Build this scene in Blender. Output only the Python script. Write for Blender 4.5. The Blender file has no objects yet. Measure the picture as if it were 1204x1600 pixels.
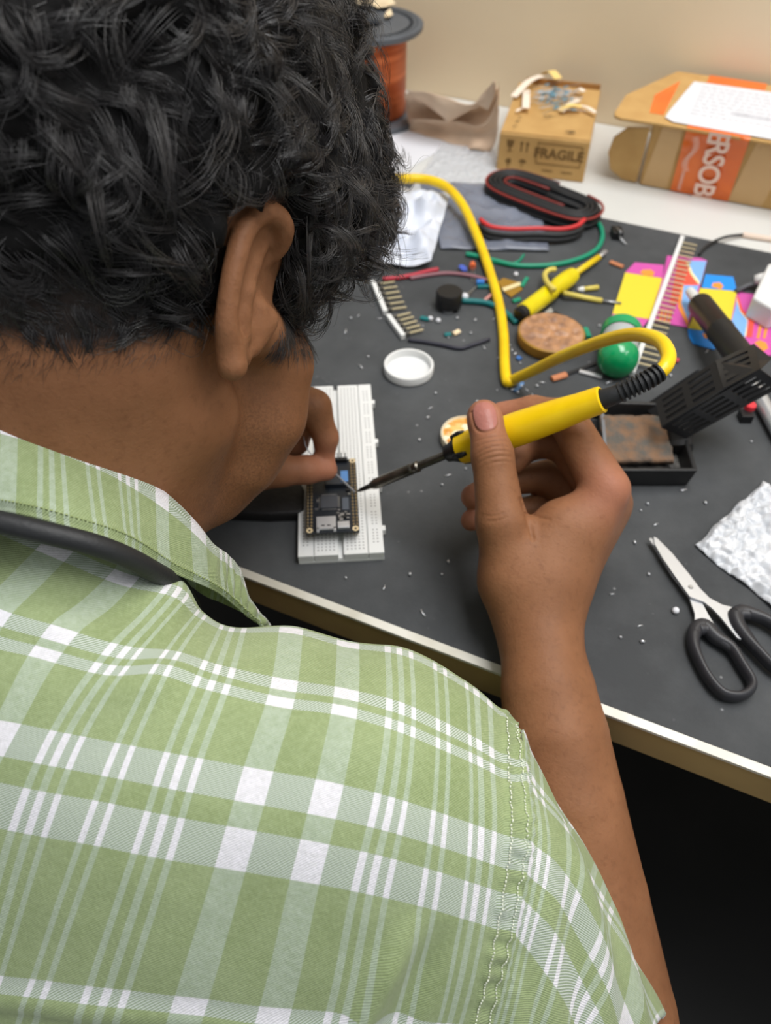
import bpy, bmesh, math, random
import numpy as np
from mathutils import Vector, Matrix, noise as mnoise

random.seed(7)
rng = np.random.default_rng(11)
sc = bpy.context.scene
COL = sc.collection

# ------------------------------------------------------------------ camera
TZ = 0.75                       # bench top height
FPX = 1200.0                    # focal length for a 1204x1600 frame
PITCH, YAW = math.radians(49), math.radians(24)
CAM = np.array([0.0, 0.0, 1.144])
_R = np.array([math.cos(YAW), math.sin(YAW), 0.0])
_F = np.array([-math.sin(YAW), math.cos(YAW), 0.0])
_Z = np.array([0.0, 0.0, 1.0])
FW = math.cos(PITCH) * _F - math.sin(PITCH) * _Z
UP = math.sin(PITCH) * _F + math.cos(PITCH) * _Z
cam_d = bpy.data.cameras.new('camera')
cam = bpy.data.objects.new('camera', cam_d)
COL.objects.link(cam)
cam_d.sensor_fit = 'VERTICAL'
cam_d.sensor_height = 36.0
cam_d.lens = 36.0 * FPX / 1600.0
cam_d.clip_start = 0.02
cam_d.dof.use_dof = True
cam_d.dof.focus_distance = 0.33
cam_d.dof.aperture_fstop = 10.0
cam.matrix_world = Matrix(((_R[0], UP[0], -FW[0], CAM[0]), (_R[1], UP[1], -FW[1], CAM[1]),
                           (_R[2], UP[2], -FW[2], CAM[2]), (0, 0, 0, 1)))
sc.camera = cam
sc.view_settings.view_transform = 'Standard'
sc.view_settings.look = 'None'
sc.view_settings.exposure = 0.0
sc.view_settings.gamma = 1.0
sc.view_settings.use_curve_mapping = False
sc.cycles.use_denoising = True
sc.cycles.max_bounces = 6
sc.cycles.transparent_max_bounces = 12

# ------------------------------------------------------------------ light
wd = bpy.data.worlds.new('room_light')
sc.world = wd
wd.use_nodes = True
wd.node_tree.nodes['Background'].inputs[0].default_value = (0.93, 0.97, 1.0, 1)
# the room's bounced light: stronger from the lit ceiling and bench side, weaker from the dark room behind
_wn, _wl = wd.node_tree.nodes, wd.node_tree.links
_tc = _wn.new('ShaderNodeTexCoord'); _dp = _wn.new('ShaderNodeVectorMath'); _dp.operation = 'DOT_PRODUCT'; _dp.inputs[1].default_value = (0.05, 0.62, 0.78)
_mr = _wn.new('ShaderNodeMapRange'); _mr.inputs[1].default_value = -0.6; _mr.inputs[2].default_value = 0.9; _mr.inputs[3].default_value = 0.22; _mr.inputs[4].default_value = 0.66
_wl.new(_tc.outputs['Generated'], _dp.inputs[0]); _wl.new(_dp.outputs['Value'], _mr.inputs[0]); _wl.new(_mr.outputs[0], wd.node_tree.nodes['Background'].inputs[1])

def area(name, loc, target, sx, sy, power, col=(1, 1, 1)):
    l = bpy.data.lights.new(name, 'AREA')
    l.shape = 'RECTANGLE'; l.size = sx; l.size_y = sy; l.energy = power; l.color = col
    o = bpy.data.objects.new(name, l); COL.objects.link(o)
    o.location = loc
    o.rotation_euler = (Vector(target) - Vector(loc)).to_track_quat('-Z', 'Y').to_euler()
    return o
area('ceiling_tube_light', (0.12, 0.62, 2.30), (0.0, 0.55, 0.80), 1.5, 0.6, 31, (1.0, 0.99, 0.98))
area('ceiling_tube_light', (1.5, 0.2, 2.7), (0.0, 0.3, 0.8), 1.2, 0.4, 10, (1.0, 0.99, 0.98))

# ------------------------------------------------------------------ helpers
def V(p): return np.array(p, float)
def ray(u, v): return FW + (u - 602) / FPX * _R - (v - 800) / FPX * UP
def D(u, v, t): return CAM + t * ray(u, v)              # a point at depth t along a sight line
def P(u, v, h=0.0):                                     # a point on the plane h above the bench
    d = ray(u, v); return CAM + (TZ + h - CAM[2]) / d[2] * d
def nrm(a):
    a = V(a); return a / (np.linalg.norm(a) + 1e-12)
def lin(c):
    if isinstance(c, str): c = [int(c[i:i + 2], 16) for i in (0, 2, 4)]
    c = [x / 255 for x in c]
    return tuple(x / 12.92 if x <= .04045 else ((x + .055) / 1.055) ** 2.4 for x in c) + (1.0,)

class MB:
    def __init__(s): s.v = []; s.f = []; s.m = []
    def add(s, v, f, mi=0):
        n = len(s.v); s.v.extend([tuple(map(float, p)) for p in v])
        s.f.extend([tuple(i + n for i in q) for q in f]); s.m.extend([mi] * len(f)); return s
    def box(s, c, d, ax=None, mi=0):
        """box centred at c, full size d, ax = three axis vectors"""
        c = V(c); ax = np.eye(3) if ax is None else np.array(ax)
        vs = [c + (sx * d[0] / 2) * ax[0] + (sy * d[1] / 2) * ax[1] + (sz * d[2] / 2) * ax[2]
              for sz in (-1, 1) for sy in (-1, 1) for sx in (-1, 1)]
        return s.add(vs, [(0, 2, 3, 1), (4, 5, 7, 6), (0, 1, 5, 4), (2, 6, 7, 3), (0, 4, 6, 2), (1, 3, 7, 5)], mi)
    def prism(s, pts, off, mi=0, mi_top=None):
        """polygon pts (top face, counter-clockwise seen from above), extruded by the vector off (down)"""
        pts = [V(p) for p in pts]; n = len(pts); off = V(off)
        vs = pts + [p + off for p in pts]
        s.add(vs, [tuple(range(n))], mi if mi_top is None else mi_top)
        b = len(s.v) - 2 * n
        for i in range(n):
            j = (i + 1) % n
            s.f.append((b + i, b + n + i, b + n + j, b + j)); s.m.append(mi)
        s.f.append(tuple(b + n + i for i in reversed(range(n)))); s.m.append(mi)
        return s
    def rings(s, rings, closed=True, caps=True, mi=0):
        n = len(rings[0]); b = len(s.v)
        for r in rings: s.v.extend([tuple(map(float, p)) for p in r])
        for k in range(len(rings) - 1):
            for i in range(n if closed else n - 1):
                j = (i + 1) % n
                s.f.append((b + k * n + i, b + k * n + j, b + (k + 1) * n + j, b + (k + 1) * n + i)); s.m.append(mi)
        if caps and closed:
            s.f.append(tuple(b + i for i in reversed(range(n)))); s.m.append(mi)
            e = b + (len(rings) - 1) * n
            s.f.append(tuple(e + i for i in range(n))); s.m.append(mi)
        return s
    def tube(s, pts, r, seg=8, caps=True, mi=0, squash=None):
        """tube along pts; r number or list; squash=(normal, factor) flattens it along a direction"""
        pts = np.array(pts, float); n = len(pts)
        rs = np.full(n, r) if np.isscalar(r) else np.array(r, float)
        tg = np.gradient(pts, axis=0); tg /= (np.linalg.norm(tg, axis=1, keepdims=True) + 1e-12)
        a = V((0, 0, 1)) if abs(tg[0][2]) < .9 else V((1, 0, 0))
        x = nrm(np.cross(tg[0], a)); rings = []
        for i in range(n):
            x = nrm(x - tg[i] * (x @ tg[i])); y = np.cross(tg[i], x); ring = []
            for k in range(seg):
                th = 2 * math.pi * k / seg
                o = rs[i] * (math.cos(th) * x + math.sin(th) * y)
                if squash is not None:
                    nn = nrm(squash[0]); o = o - nn * (o @ nn) * (1 - squash[1])
                ring.append(pts[i] + o)
            rings.append(ring)
        return s.rings(rings, True, caps, mi)
    def lathe(s, prof, c, ax=(0, 0, 1), seg=32, mi=0, caps=True):
        """profile of (radius, height) turned round the axis ax through c"""
        c = V(c); z = nrm(ax); a = V((1, 0, 0)) if abs(z[0]) < .9 else V((0, 1, 0))
        x = nrm(np.cross(a, z)); y = np.cross(z, x)
        rings = [[c + z * h + r * (math.cos(2 * math.pi * k / seg) * x + math.sin(2 * math.pi * k / seg) * y) for k in range(seg)] for r, h in prof]
        return s.rings(rings, True, caps, mi)
    def grid(s, g, mi=0):
        g = np.array(g); a, b = g.shape[:2]; n = len(s.v)
        s.v.extend([tuple(map(float, p)) for p in g.reshape(-1, 3)])
        for i in range(a - 1):
            for j in range(b - 1):
                s.f.append((n + i * b + j, n + i * b + j + 1, n + (i + 1) * b + j + 1, n + (i + 1) * b + j)); s.m.append(mi)
        return s

def smooth_curve(pts, n=8):
    """Catmull-Rom through pts"""
    p = np.array(pts, float); p = np.vstack([2 * p[0] - p[1], p, 2 * p[-1] - p[-2]]); out = []
    for i in range(1, len(p) - 2):
        for k in range(n):
            t = k / n
            out.append(.5 * (2 * p[i] + (p[i + 1] - p[i - 1]) * t + (2 * p[i - 1] - 5 * p[i] + 4 * p[i + 1] - p[i + 2]) * t * t
                             + (3 * p[i] - 3 * p[i + 1] + p[i + 2] - p[i - 1]) * t ** 3))
    out.append(p[-2]); return np.array(out)

def obj(name, mb, mats, parent=None, smooth=False, bevel=0, seg=2, fix=True, sub=0, solid=0):
    me = bpy.data.meshes.new(name)
    vs = np.array(mb.v, float)
    if parent is not None:
        org = np.zeros(3); q = parent
        while q is not None: org += np.array(q.location); q = q.parent
    else:
        lo, hi = vs.min(0), vs.max(0); org = np.array([(lo[0] + hi[0]) / 2, (lo[1] + hi[1]) / 2, lo[2]])
    loc = np.zeros(3) if parent is not None else org
    me.from_pydata((vs - org).tolist(), [], mb.f)
    for m in (mats if isinstance(mats, (list, tuple)) else [mats]): me.materials.append(m)
    me.polygons.foreach_set('material_index', mb.m)
    if fix:
        bm = bmesh.new(); bm.from_mesh(me); bmesh.ops.recalc_face_normals(bm, faces=bm.faces); bm.to_mesh(me); bm.free()
    if smooth: me.polygons.foreach_set('use_smooth', [True] * len(me.polygons))
    me.update()
    o = bpy.data.objects.new(name, me); COL.objects.link(o); o.location = loc
    if parent is not None: o.parent = parent
    if solid:
        md = o.modifiers.new('thickness', 'SOLIDIFY'); md.thickness = solid; md.offset = 0
    if bevel:
        md = o.modifiers.new('soft_edges', 'BEVEL'); md.width = bevel; md.segments = seg; md.limit_method = 'ANGLE'; md.angle_limit = math.radians(40)
    if sub:
        md = o.modifiers.new('smooth', 'SUBSURF'); md.levels = sub; md.render_levels = sub
    if smooth == 'auto':
        for p in me.polygons: p.use_smooth = True
        try: me.set_sharp_from_angle(angle=math.radians(38))
        except Exception: pass
    return o

def tag(o, label, cat, group=None, kind=None):
    o['label'] = label; o['category'] = cat
    if group: o['group'] = group
    if kind: o['kind'] = kind
    return o
def thing(name, label, cat, loc, group=None):
    o = bpy.data.objects.new(name, None); COL.objects.link(o); o.location = tuple(map(float, loc)); o.empty_display_size = .02
    return tag(o, label, cat, group)
def struct(name, mb, m, **k):
    o = obj(name, mb, m, **k); o['kind'] = 'structure'; return o
def copy_tree(o, parent=None):
    c = o.copy(); COL.objects.link(c)
    if parent is not None: c.parent = parent
    for ch in list(o.children): copy_tree(ch, c)
    return c
def text_mesh(body, size, origin, xd, yd, lift=0.0003, spacing=1.0, bold=0.0):
    """lettering as an MB, standing at origin along xd with up yd"""
    cu = bpy.data.curves.new('lettering', 'FONT'); cu.body = body; cu.size = size; cu.space_character = spacing; cu.offset = bold
    cu.align_x = 'CENTER'; cu.align_y = 'CENTER'
    o = bpy.data.objects.new('lettering', cu); COL.objects.link(o)
    dg = bpy.context.evaluated_depsgraph_get(); dg.update()
    me = bpy.data.meshes.new_from_object(o.evaluated_get(dg))
    bpy.data.objects.remove(o)
    xd, yd = nrm(xd), nrm(yd); n = np.cross(xd, yd); mb = MB()
    mb.add([V(origin) + v.co.x * xd + v.co.y * yd + n * lift for v in me.vertices], [tuple(p.vertices) for p in me.polygons])
    bpy.data.meshes.remove(me)
    return mb

# ------------------------------------------------------------------ materials
def nt(m): return m.node_tree.nodes, m.node_tree.links
def mat(name, c, rough=.5, metal=0.0, c2=None, nscale=20.0, ncon=(.35, .65), bump=0.0, bscale=200.0, spec=.5, trans=0.0, alpha=1.0, ior=1.45, coat=0.0, sss=0.0, detail=4.0, stretch=None):
    m = bpy.data.materials.new(name); m.use_nodes = True
    N, L = nt(m); b = N['Principled BSDF']
    b.inputs['Base Color'].default_value = lin(c); b.inputs['Roughness'].default_value = rough
    b.inputs['Metallic'].default_value = metal; b.inputs['Specular IOR Level'].default_value = spec
    b.inputs['Transmission Weight'].default_value = trans; b.inputs['Alpha'].default_value = alpha
    b.inputs['IOR'].default_value = ior; b.inputs['Coat Weight'].default_value = coat
    if sss:
        b.inputs['Subsurface Weight'].default_value = sss; b.inputs['Subsurface Radius'].default_value = (1, .35, .2); b.inputs['Subsurface Scale'].default_value = .004
    tc = N.new('ShaderNodeTexCoord'); src = tc.outputs['Object']
    if stretch:
        mp = N.new('ShaderNodeMapping'); mp.inputs['Scale'].default_value = stretch; L.new(src, mp.inputs[0]); src = mp.outputs[0]
    if c2 is not None:
        n = N.new('ShaderNodeTexNoise'); n.inputs['Scale'].default_value = nscale; n.inputs['Detail'].default_value = detail
        r = N.new('ShaderNodeValToRGB'); r.color_ramp.elements[0].position, r.color_ramp.elements[1].position = ncon
        r.color_ramp.elements[0].color, r.color_ramp.elements[1].color = lin(c), lin(c2)
        L.new(src, n.inputs['Vector']); L.new(n.outputs[0], r.inputs[0]); L.new(r.outputs[0], b.inputs['Base Color'])
    if bump:
        n = N.new('ShaderNodeTexNoise'); n.inputs['Scale'].default_value = bscale; n.inputs['Detail'].default_value = 3
        bp = N.new('ShaderNodeBump'); bp.inputs['Strength'].default_value = bump; bp.inputs['Distance'].default_value = .001
        L.new(src, n.inputs['Vector']); L.new(n.outputs[0], bp.inputs['Height']); L.new(bp.outputs[0], b.inputs['Normal'])
    return m

MT = {}
def mk(k, *a, **kw): MT[k] = mat(k, *a, **kw); return MT[k]
mk('wall_paint', (232, 215, 184), .75, c2=(224, 206, 174), nscale=3, bump=.15, bscale=60)
mk('floor_tile', (34, 33, 33), .55, c2=(26, 26, 26), nscale=6)
mk('white_laminate', (216, 216, 212), .4, c2=(209, 210, 206), nscale=5)
mk('edge_white', (225, 222, 212), .3, c2=(205, 200, 186), nscale=30)
mk('edge_tan', (188, 160, 108), .45, c2=(170, 144, 96), nscale=12)
mk('pin_metal', (196, 184, 150), .4, .25)
mk('dark_steel', (50, 50, 52), .5, .6)
mk('black_plastic', (26, 26, 28), .38)
mk('black_matte', (30, 30, 31), .7)
mk('black_rubber', (34, 35, 37), .55, bump=.2, bscale=500)
mk('steel', (205, 207, 210), .22, 1.0)
mk('steel_soft', (198, 200, 204), .36, .6)
mk('tin', (170, 172, 175), .35, .9)
mk('gold', (152, 132, 96), .4, .4)
mk('white_plastic', (222, 223, 222), .42)
mk('cardboard', (198, 158, 98), .75, c2=(188, 147, 88), nscale=40, bump=.15, bscale=300)
mk('cardboard_dark', (176, 130, 72), .8, c2=(160, 116, 64), nscale=60)
mk('yellow_plastic', (244, 205, 20), .3, c2=(236, 192, 14), nscale=50)
mk('paper_white', (222, 223, 228), .7)
# ------------------------------------------------------------------ the room and the bench
WALL_Y = 0.995
struct('wall_back', MB().box((0.2, WALL_Y + .06, 1.4), (5.0, .12, 2.8)), MT['wall_paint'])
struct('floor', MB().box((0.2, -0.4, -.02), (5.0, 2.8, .04)), MT['floor_tile'])

# mat material: charcoal rubber with dust specks and pale scuffs
m = mat('bench_mat_rubber', (61, 62, 64), .75, bump=.25, bscale=900, spec=.3)
N, L = nt(m); b = N['Principled BSDF']; tc = N.new('ShaderNodeTexCoord')
n1 = N.new('ShaderNodeTexNoise'); n1.inputs['Scale'].default_value = 9; n1.inputs['Detail'].default_value = 8; n1.inputs['Roughness'].default_value = .65
r1 = N.new('ShaderNodeValToRGB'); r1.color_ramp.elements[0].position = .38; r1.color_ramp.elements[1].position = .72
r1.color_ramp.elements[0].color = lin((62, 64, 66)); r1.color_ramp.elements[1].color = lin((84, 86, 88))
vo = N.new('ShaderNodeTexVoronoi'); vo.inputs['Scale'].default_value = 75; vo.feature = 'F1'; vo.inputs['Randomness'].default_value = 1
rs = N.new('ShaderNodeValToRGB'); rs.color_ramp.elements[0].position = .03; rs.color_ramp.elements[1].position = .09
rs.color_ramp.elements[0].color = (1, 1, 1, 1); rs.color_ramp.elements[1].color = (0, 0, 0, 1)
n2 = N.new('ShaderNodeTexNoise'); n2.inputs['Scale'].default_value = 24; n2.inputs['Detail'].default_value = 3
r2 = N.new('ShaderNodeValToRGB'); r2.color_ramp.elements[0].position = .52; r2.color_ramp.elements[1].position = .62
n3 = N.new('ShaderNodeTexNoise'); n3.inputs['Scale'].default_value = 34; n3.inputs['Detail'].default_value = 12; n3.inputs['Roughness'].default_value = .8
r3 = N.new('ShaderNodeValToRGB'); r3.color_ramp.elements[0].position = .63; r3.color_ramp.elements[1].position = .74
mu = N.new('ShaderNodeMath'); mu.operation = 'MULTIPLY'
mx = N.new('ShaderNodeMath'); mx.operation = 'MAXIMUM'
ms = N.new('ShaderNodeMath'); ms.operation = 'MULTIPLY'; ms.inputs[1].default_value = .45
mix = N.new('ShaderNodeMix'); mix.data_type = 'RGBA'; mix.inputs[7].default_value = lin((150, 151, 152))
for n in (n1, vo, n2, n3): L.new(tc.outputs['Object'], n.inputs['Vector'])
L.new(n1.outputs[0], r1.inputs[0]); L.new(vo.outputs['Distance'], rs.inputs[0]); L.new(n2.outputs[0], r2.inputs[0]); L.new(n3.outputs[0], r3.inputs[0])
L.new(rs.outputs[0], mu.inputs[0]); L.new(r2.outputs[0], mu.inputs[1])
L.new(mu.outputs[0], mx.inputs[0]); L.new(r3.outputs[0], ms.inputs[0]); L.new(ms.outputs[0], mx.inputs[1])
L.new(mx.outputs[0], mix.inputs[0]); L.new(r1.outputs[0], mix.inputs[6]); L.new(mix.outputs[2], b.inputs['Base Color'])
MT['mat'] = m

EDGE_Y = 0.228
bench = thing('workbench', 'long white laminate workbench with a tan front edge against the wall', 'workbench', (0.0, .6, 0))
obj('tabletop', MB().box((0.1, (EDGE_Y + .006 + WALL_Y) / 2, TZ - .0135), (2.6, WALL_Y - EDGE_Y - .008, .023)), MT['white_laminate'], bench)
obj('edge_band', MB().box((0.1, EDGE_Y + .003, TZ - .015), (2.6, .006, .026)), MT['edge_tan'], bench)
obj('edge_strip', MB().prism([(-1.2, EDGE_Y - .001, TZ), (1.4, EDGE_Y - .001, TZ), (1.4, EDGE_Y + .0038, TZ + .0012), (-1.2, EDGE_Y + .0038, TZ + .0012)], (0, 0, -.0022)), MT['edge_white'], bench)
for x in (-1.1, 1.3):
    for y in (.32, .93):
        obj('leg', MB().box((x, y, .3615), (.04, .04, .723)), MT['dark_steel'], bench)
o = obj('bench_mat', MB().box((0.1, (EDGE_Y + .0042 + .7635) / 2, TZ - .0005), (2.4, .7635 - EDGE_Y - .0042, .003)), MT['mat'])
tag(o, 'charcoal rubber work mat covering the front of the bench', 'mat')
MH = .001   # top of the mat above TZ
# ------------------------------------------------------------------ smooth solid modelling for the figure
def smin(a, b, k):
    if k <= 0: return np.minimum(a, b)
    h = np.maximum(k - np.abs(a - b), 0) / k
    return np.minimum(a, b) - h * h * k * .25
def d_cone(p, a, b, ra, rb):
    ab = b - a; h = np.clip(((p - a) @ ab) / (ab @ ab + 1e-12), 0, 1)
    return np.linalg.norm(p - a - h[:, None] * ab, axis=1) - (ra + (rb - ra) * h)
def d_ell(p, c, r, A):
    q = (p - c) @ A.T
    k0 = np.linalg.norm(q / r, axis=1); k1 = np.linalg.norm(q / (r * r), axis=1)
    return k0 * (k0 - 1) / (k1 + 1e-9)
def cone(a, b, ra, rb=None): return ('c', V(a), V(b), float(ra), float(ra if rb is None else rb))
def ell(c, r, A=None): return ('e', V(c), V(r), np.eye(3) if A is None else np.array(A))
def d_prim(p, q): return d_cone(p, *q[1:]) if q[0] == 'c' else d_ell(p, *q[1:])
def chain(pts, rs): return [cone(pts[i], pts[i + 1], rs[i], rs[i + 1]) for i in range(len(pts) - 1)]
def bounds(q):
    if q[0] == 'c': return np.minimum(q[1] - q[3], q[2] - q[4]), np.maximum(q[1] + q[3], q[2] + q[4])
    r = q[2].max(); return q[1] - r, q[1] + r

def sdf_mesh(groups, vox, clip=None, cuts=(), B=16, smooth=2, warp=None):
    """groups: (prims, k inside the group, k joining it to what came before). cuts: (prim, k) carved out. clip: function(points) -> distance, intersected."""
    allp = [q for g in groups for q in g[0]]
    lo = np.min([bounds(q)[0] for q in allp], 0) - .02; hi = np.max([bounds(q)[1] for q in allp], 0) + .02
    n = np.ceil((hi - lo) / (vox * B)).astype(int); NX, NY, NZ = n * B + 2
    ci = np.stack(np.meshgrid(*[np.arange(k) for k in n], indexing='ij'), -1).reshape(-1, 3)
    cc = lo + (ci + .5) * B * vox; rad = B * vox * .866
    near = {}; best = np.full(len(cc), 9.0)
    for gi, g in enumerate(groups):
        for qi, q in enumerate(g[0]):
            d = d_prim(cc, q); near[gi, qi] = d; best = np.minimum(best, d)
    act = np.where(np.abs(best) < rad * 1.35 + .012)[0]
    def field(p, ids):
        out = np.full(len(p), .05, np.float64)
        for gi, g in enumerate(groups):
            dg = None
            for qi, q in enumerate(g[0]):
                if (gi, qi) in ids:
                    d = d_prim(p, q); dg = d if dg is None else smin(dg, d, g[1])
            if dg is not None: out = smin(out, dg, g[2])
        for q, k in cuts: out = -smin(-out, d_prim(p, q), k)
        if clip is not None: out = -smin(-out, clip(p), .004)
        if warp is not None: out = out + warp(p)
        return out
    lin1 = np.arange(B + 1); L3 = np.stack(np.meshgrid(lin1, lin1, lin1, indexing='ij'), -1).reshape(-1, 3)
    keys = []; pos = []; quads = []
    ed = [((0,0,0),(1,0,0)),((0,1,0),(1,1,0)),((0,0,1),(1,0,1)),((0,1,1),(1,1,1)),((0,0,0),(0,1,0)),((1,0,0),(1,1,0)),((0,0,1),(0,1,1)),((1,0,1),(1,1,1)),((0,0,0),(0,0,1)),((1,0,0),(1,0,1)),((0,1,0),(0,1,1)),((1,1,0),(1,1,1))]
    for bi in act:
        ids = {k for k, d in near.items() if d[bi] < rad * 1.35 + .03}
        if not ids: continue
        base = ci[bi] * B
        f = field(lo + (base + L3) * vox, ids).reshape(B + 1, B + 1, B + 1)
        s = f < 0
        if s.all() or not s.any(): continue
        sub = lambda a, o: a[o[0]:o[0] + B, o[1]:o[1] + B, o[2]:o[2] + B]
        acc = np.zeros((B, B, B, 3)); cnt = np.zeros((B, B, B))
        for o0, o1 in ed:
            f0, f1 = sub(f, o0), sub(f, o1); cr = (f0 < 0) != (f1 < 0)
            t = np.where(cr, f0 / np.where(cr, f0 - f1, 1), 0)
            for ax in range(3): acc[..., ax] += np.where(cr, o0[ax] + t * (o1[ax] - o0[ax]), 0)
            cnt += cr
        w = np.argwhere(cnt > 0)
        if len(w):
            vp = acc[tuple(w.T)] / cnt[tuple(w.T)][:, None]; gi = base + w
            keys.append(((gi[:, 0] + 1) * (NY + 2) + gi[:, 1] + 1) * (NZ + 2) + gi[:, 2] + 1)
            pos.append(lo + (gi + vp) * vox)
        for ax in range(3):
            o1 = [0, 0, 0]; o1[ax] = 1
            a, c = sub(s, (0, 0, 0)), sub(s, o1); e = np.argwhere(a != c)
            if not len(e): continue
            g = base + e; u, v = [(1, 2), (2, 0), (0, 1)][ax]
            du = np.zeros(3, int); du[u] = 1; dv = np.zeros(3, int); dv[v] = 1
            q = [((h[:, 0] + 1) * (NY + 2) + h[:, 1] + 1) * (NZ + 2) + h[:, 2] + 1 for h in (g - du - dv, g - dv, g, g - du)]
            q = np.stack(q, 1); flip = ~a[tuple(e.T)]; q[flip] = q[flip][:, ::-1]; quads.append(q)
    keys = np.concatenate(keys); pos = np.concatenate(pos); quads = np.concatenate(quads)
    order = np.argsort(keys); keys = keys[order]; pos = pos[order]
    ix = np.clip(np.searchsorted(keys, quads), 0, len(keys) - 1); ok = (keys[ix] == quads).all(1); faces = ix[ok]
    for _ in range(smooth):
        a = np.zeros_like(pos); c = np.zeros(len(pos))
        for i in range(4):
            for j in ((i + 1) % 4, (i + 3) % 4):
                np.add.at(a, faces[:, i], pos[faces[:, j]]); np.add.at(c, faces[:, i], 1)
        pos = np.where(c[:, None] > 0, .4 * pos + .6 * a / np.maximum(c, 1)[:, None], pos)
    # keep only the largest connected body
    lab = np.arange(len(pos))
    while True:
        mnl = lab[faces].min(1); new = lab.copy()
        for i in range(4): np.minimum.at(new, faces[:, i], mnl)
        new = new[new]
        if (new == lab).all(): break
        lab = new
    big = np.bincount(lab[faces[:, 0]]).argmax(); faces = faces[lab[faces[:, 0]] == big]
    used = np.unique(faces); remap = np.full(len(pos), -1); remap[used] = np.arange(len(used))
    return pos[used], remap[faces]

def np_mesh(name, pos, faces, mats, parent=None, smooth=True, attrs=None):
    me = bpy.data.meshes.new(name); k = faces.shape[1]
    me.vertices.add(len(pos)); me.loops.add(faces.size); me.polygons.add(len(faces))
    org = np.zeros(3); q = parent
    while q is not None: org += np.array(q.location); q = q.parent
    me.vertices.foreach_set('co', (pos - org).astype(np.float32).ravel())
    me.loops.foreach_set('vertex_index', faces.astype(np.int32).ravel())
    me.polygons.foreach_set('loop_start', np.arange(0, faces.size, k, dtype=np.int32))
    me.update(calc_edges=True)
    me.polygons.foreach_set('use_smooth', [smooth] * len(faces))
    for m in (mats if isinstance(mats, (list, tuple)) else [mats]): me.materials.append(m)
    for nm, val in (attrs or {}).items():
        a = me.attributes.new(nm, 'FLOAT', 'POINT'); a.data.foreach_set('value', np.asarray(val, np.float32))
    me.validate(); me.update()
    o = bpy.data.objects.new(name, me); COL.objects.link(o)
    if parent is not None: o.parent = parent
    return o
# ------------------------------------------------------------------ the person: frames
def K(x, y, z): return CAM + x * _R - y * UP + z * FW       # right, down, ahead of the lens
hy, hpit = math.radians(32), math.radians(45)
HFh = math.cos(hy) * _F + math.sin(hy) * _R
HR = math.cos(hy) * _R - math.sin(hy) * _F
HF = math.cos(hpit) * HFh - math.sin(hpit) * _Z
HU = math.sin(hpit) * HFh + math.cos(hpit) * _Z
HC = D(190, 388, .325)
HA = np.array([HR, HU, HF])
def hp(r, u, f): return HC + (r * HR + u * HU + f * HF) / 1000
def hl(p): return (p - HC) @ HA.T * 1000
ty = math.radians(28)
TFh = math.cos(ty) * _F + math.sin(ty) * _R
TR = math.cos(ty) * _R - math.sin(ty) * _F
NB = K(-.147, -.018, .329)                                   # base of the neck
def he(c, r): return ell(hp(*c), np.array(r) / 1000, HA)
def hc(a, b, ra, rb=None): return cone(hp(*a), hp(*b), ra / 1000, (ra if rb is None else rb) / 1000)

person = thing('person', 'person with curly black hair in a green plaid shirt bent over the bench soldering', 'person', (-.25, -.05, 0))

head = [he((0, 35, -15), (72, 86, 97)), he((0, 32, 42), (63, 56, 52)), he((0, -38, 48), (60, 76, 47))]
for s in (-1, 1):
    head += [hc((s * 55, -52, 12), (s * 12, -104, 72), 17, 15), he((s * 42, -36, 58), (24, 32, 26)),
             hc((s * 66, -10, 18), (s * 46, -15, 64), 11), hc((s * 46, 20, 74), (s * 10, 20, 88), 11)]
head += [hc((0, 18, 92), (0, -24, 112), 8, 11), cone(D(440, 572, .362), D(416, 652, .371), .0145, .016), cone(D(416, 652, .371), D(378, 714, .381), .016, .0165), cone(D(378, 714, .381), D(330, 756, .390), .0165, .0175), cone(D(330, 756, .390), D(285, 768, .396), .0175, .0175), hc((-11, -28, 102), (11, -28, 102), 8), he((0, -56, 92), (25, 6, 8)), he((0, -66, 91), (22, 6, 8)), he((0, -98, 80), (22, 16, 16))]
NI = K(-.147, -.005, .352)
neck = [cone(hp(0, -35, -26), NI, .058, .056), cone(hp(42, -40, -22), NI + TR * .03 + TFh * .02, .020, .022), cone(hp(-42, -40, -22), NI - TR * .03 + TFh * .02, .020, .022)]
chest = K(-.185, .115, .40)
torso = [cone(NI, chest, .046, .076), cone(chest, K(-.26, .34, .46), .08, .10)]
# right arm
RS, RE, RW = K(.015, .125, .352), D(968, 1790, .405), D(838, 968, .432)
torso += [cone(K(-.105, .115, .385), RS, .034, .038)]
arm_r = [cone(RS, RE, .040, .040)] + chain([RE, D(935, 1580, .403), D(903, 1400, .403), D(880, 1250, .405), D(867, 1150, .409), D(856, 1080, .415), D(846, 1015, .423), RW], [.0415, .0392, .0355, .0312, .0280, .0252, .0225, .0208])
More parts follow.
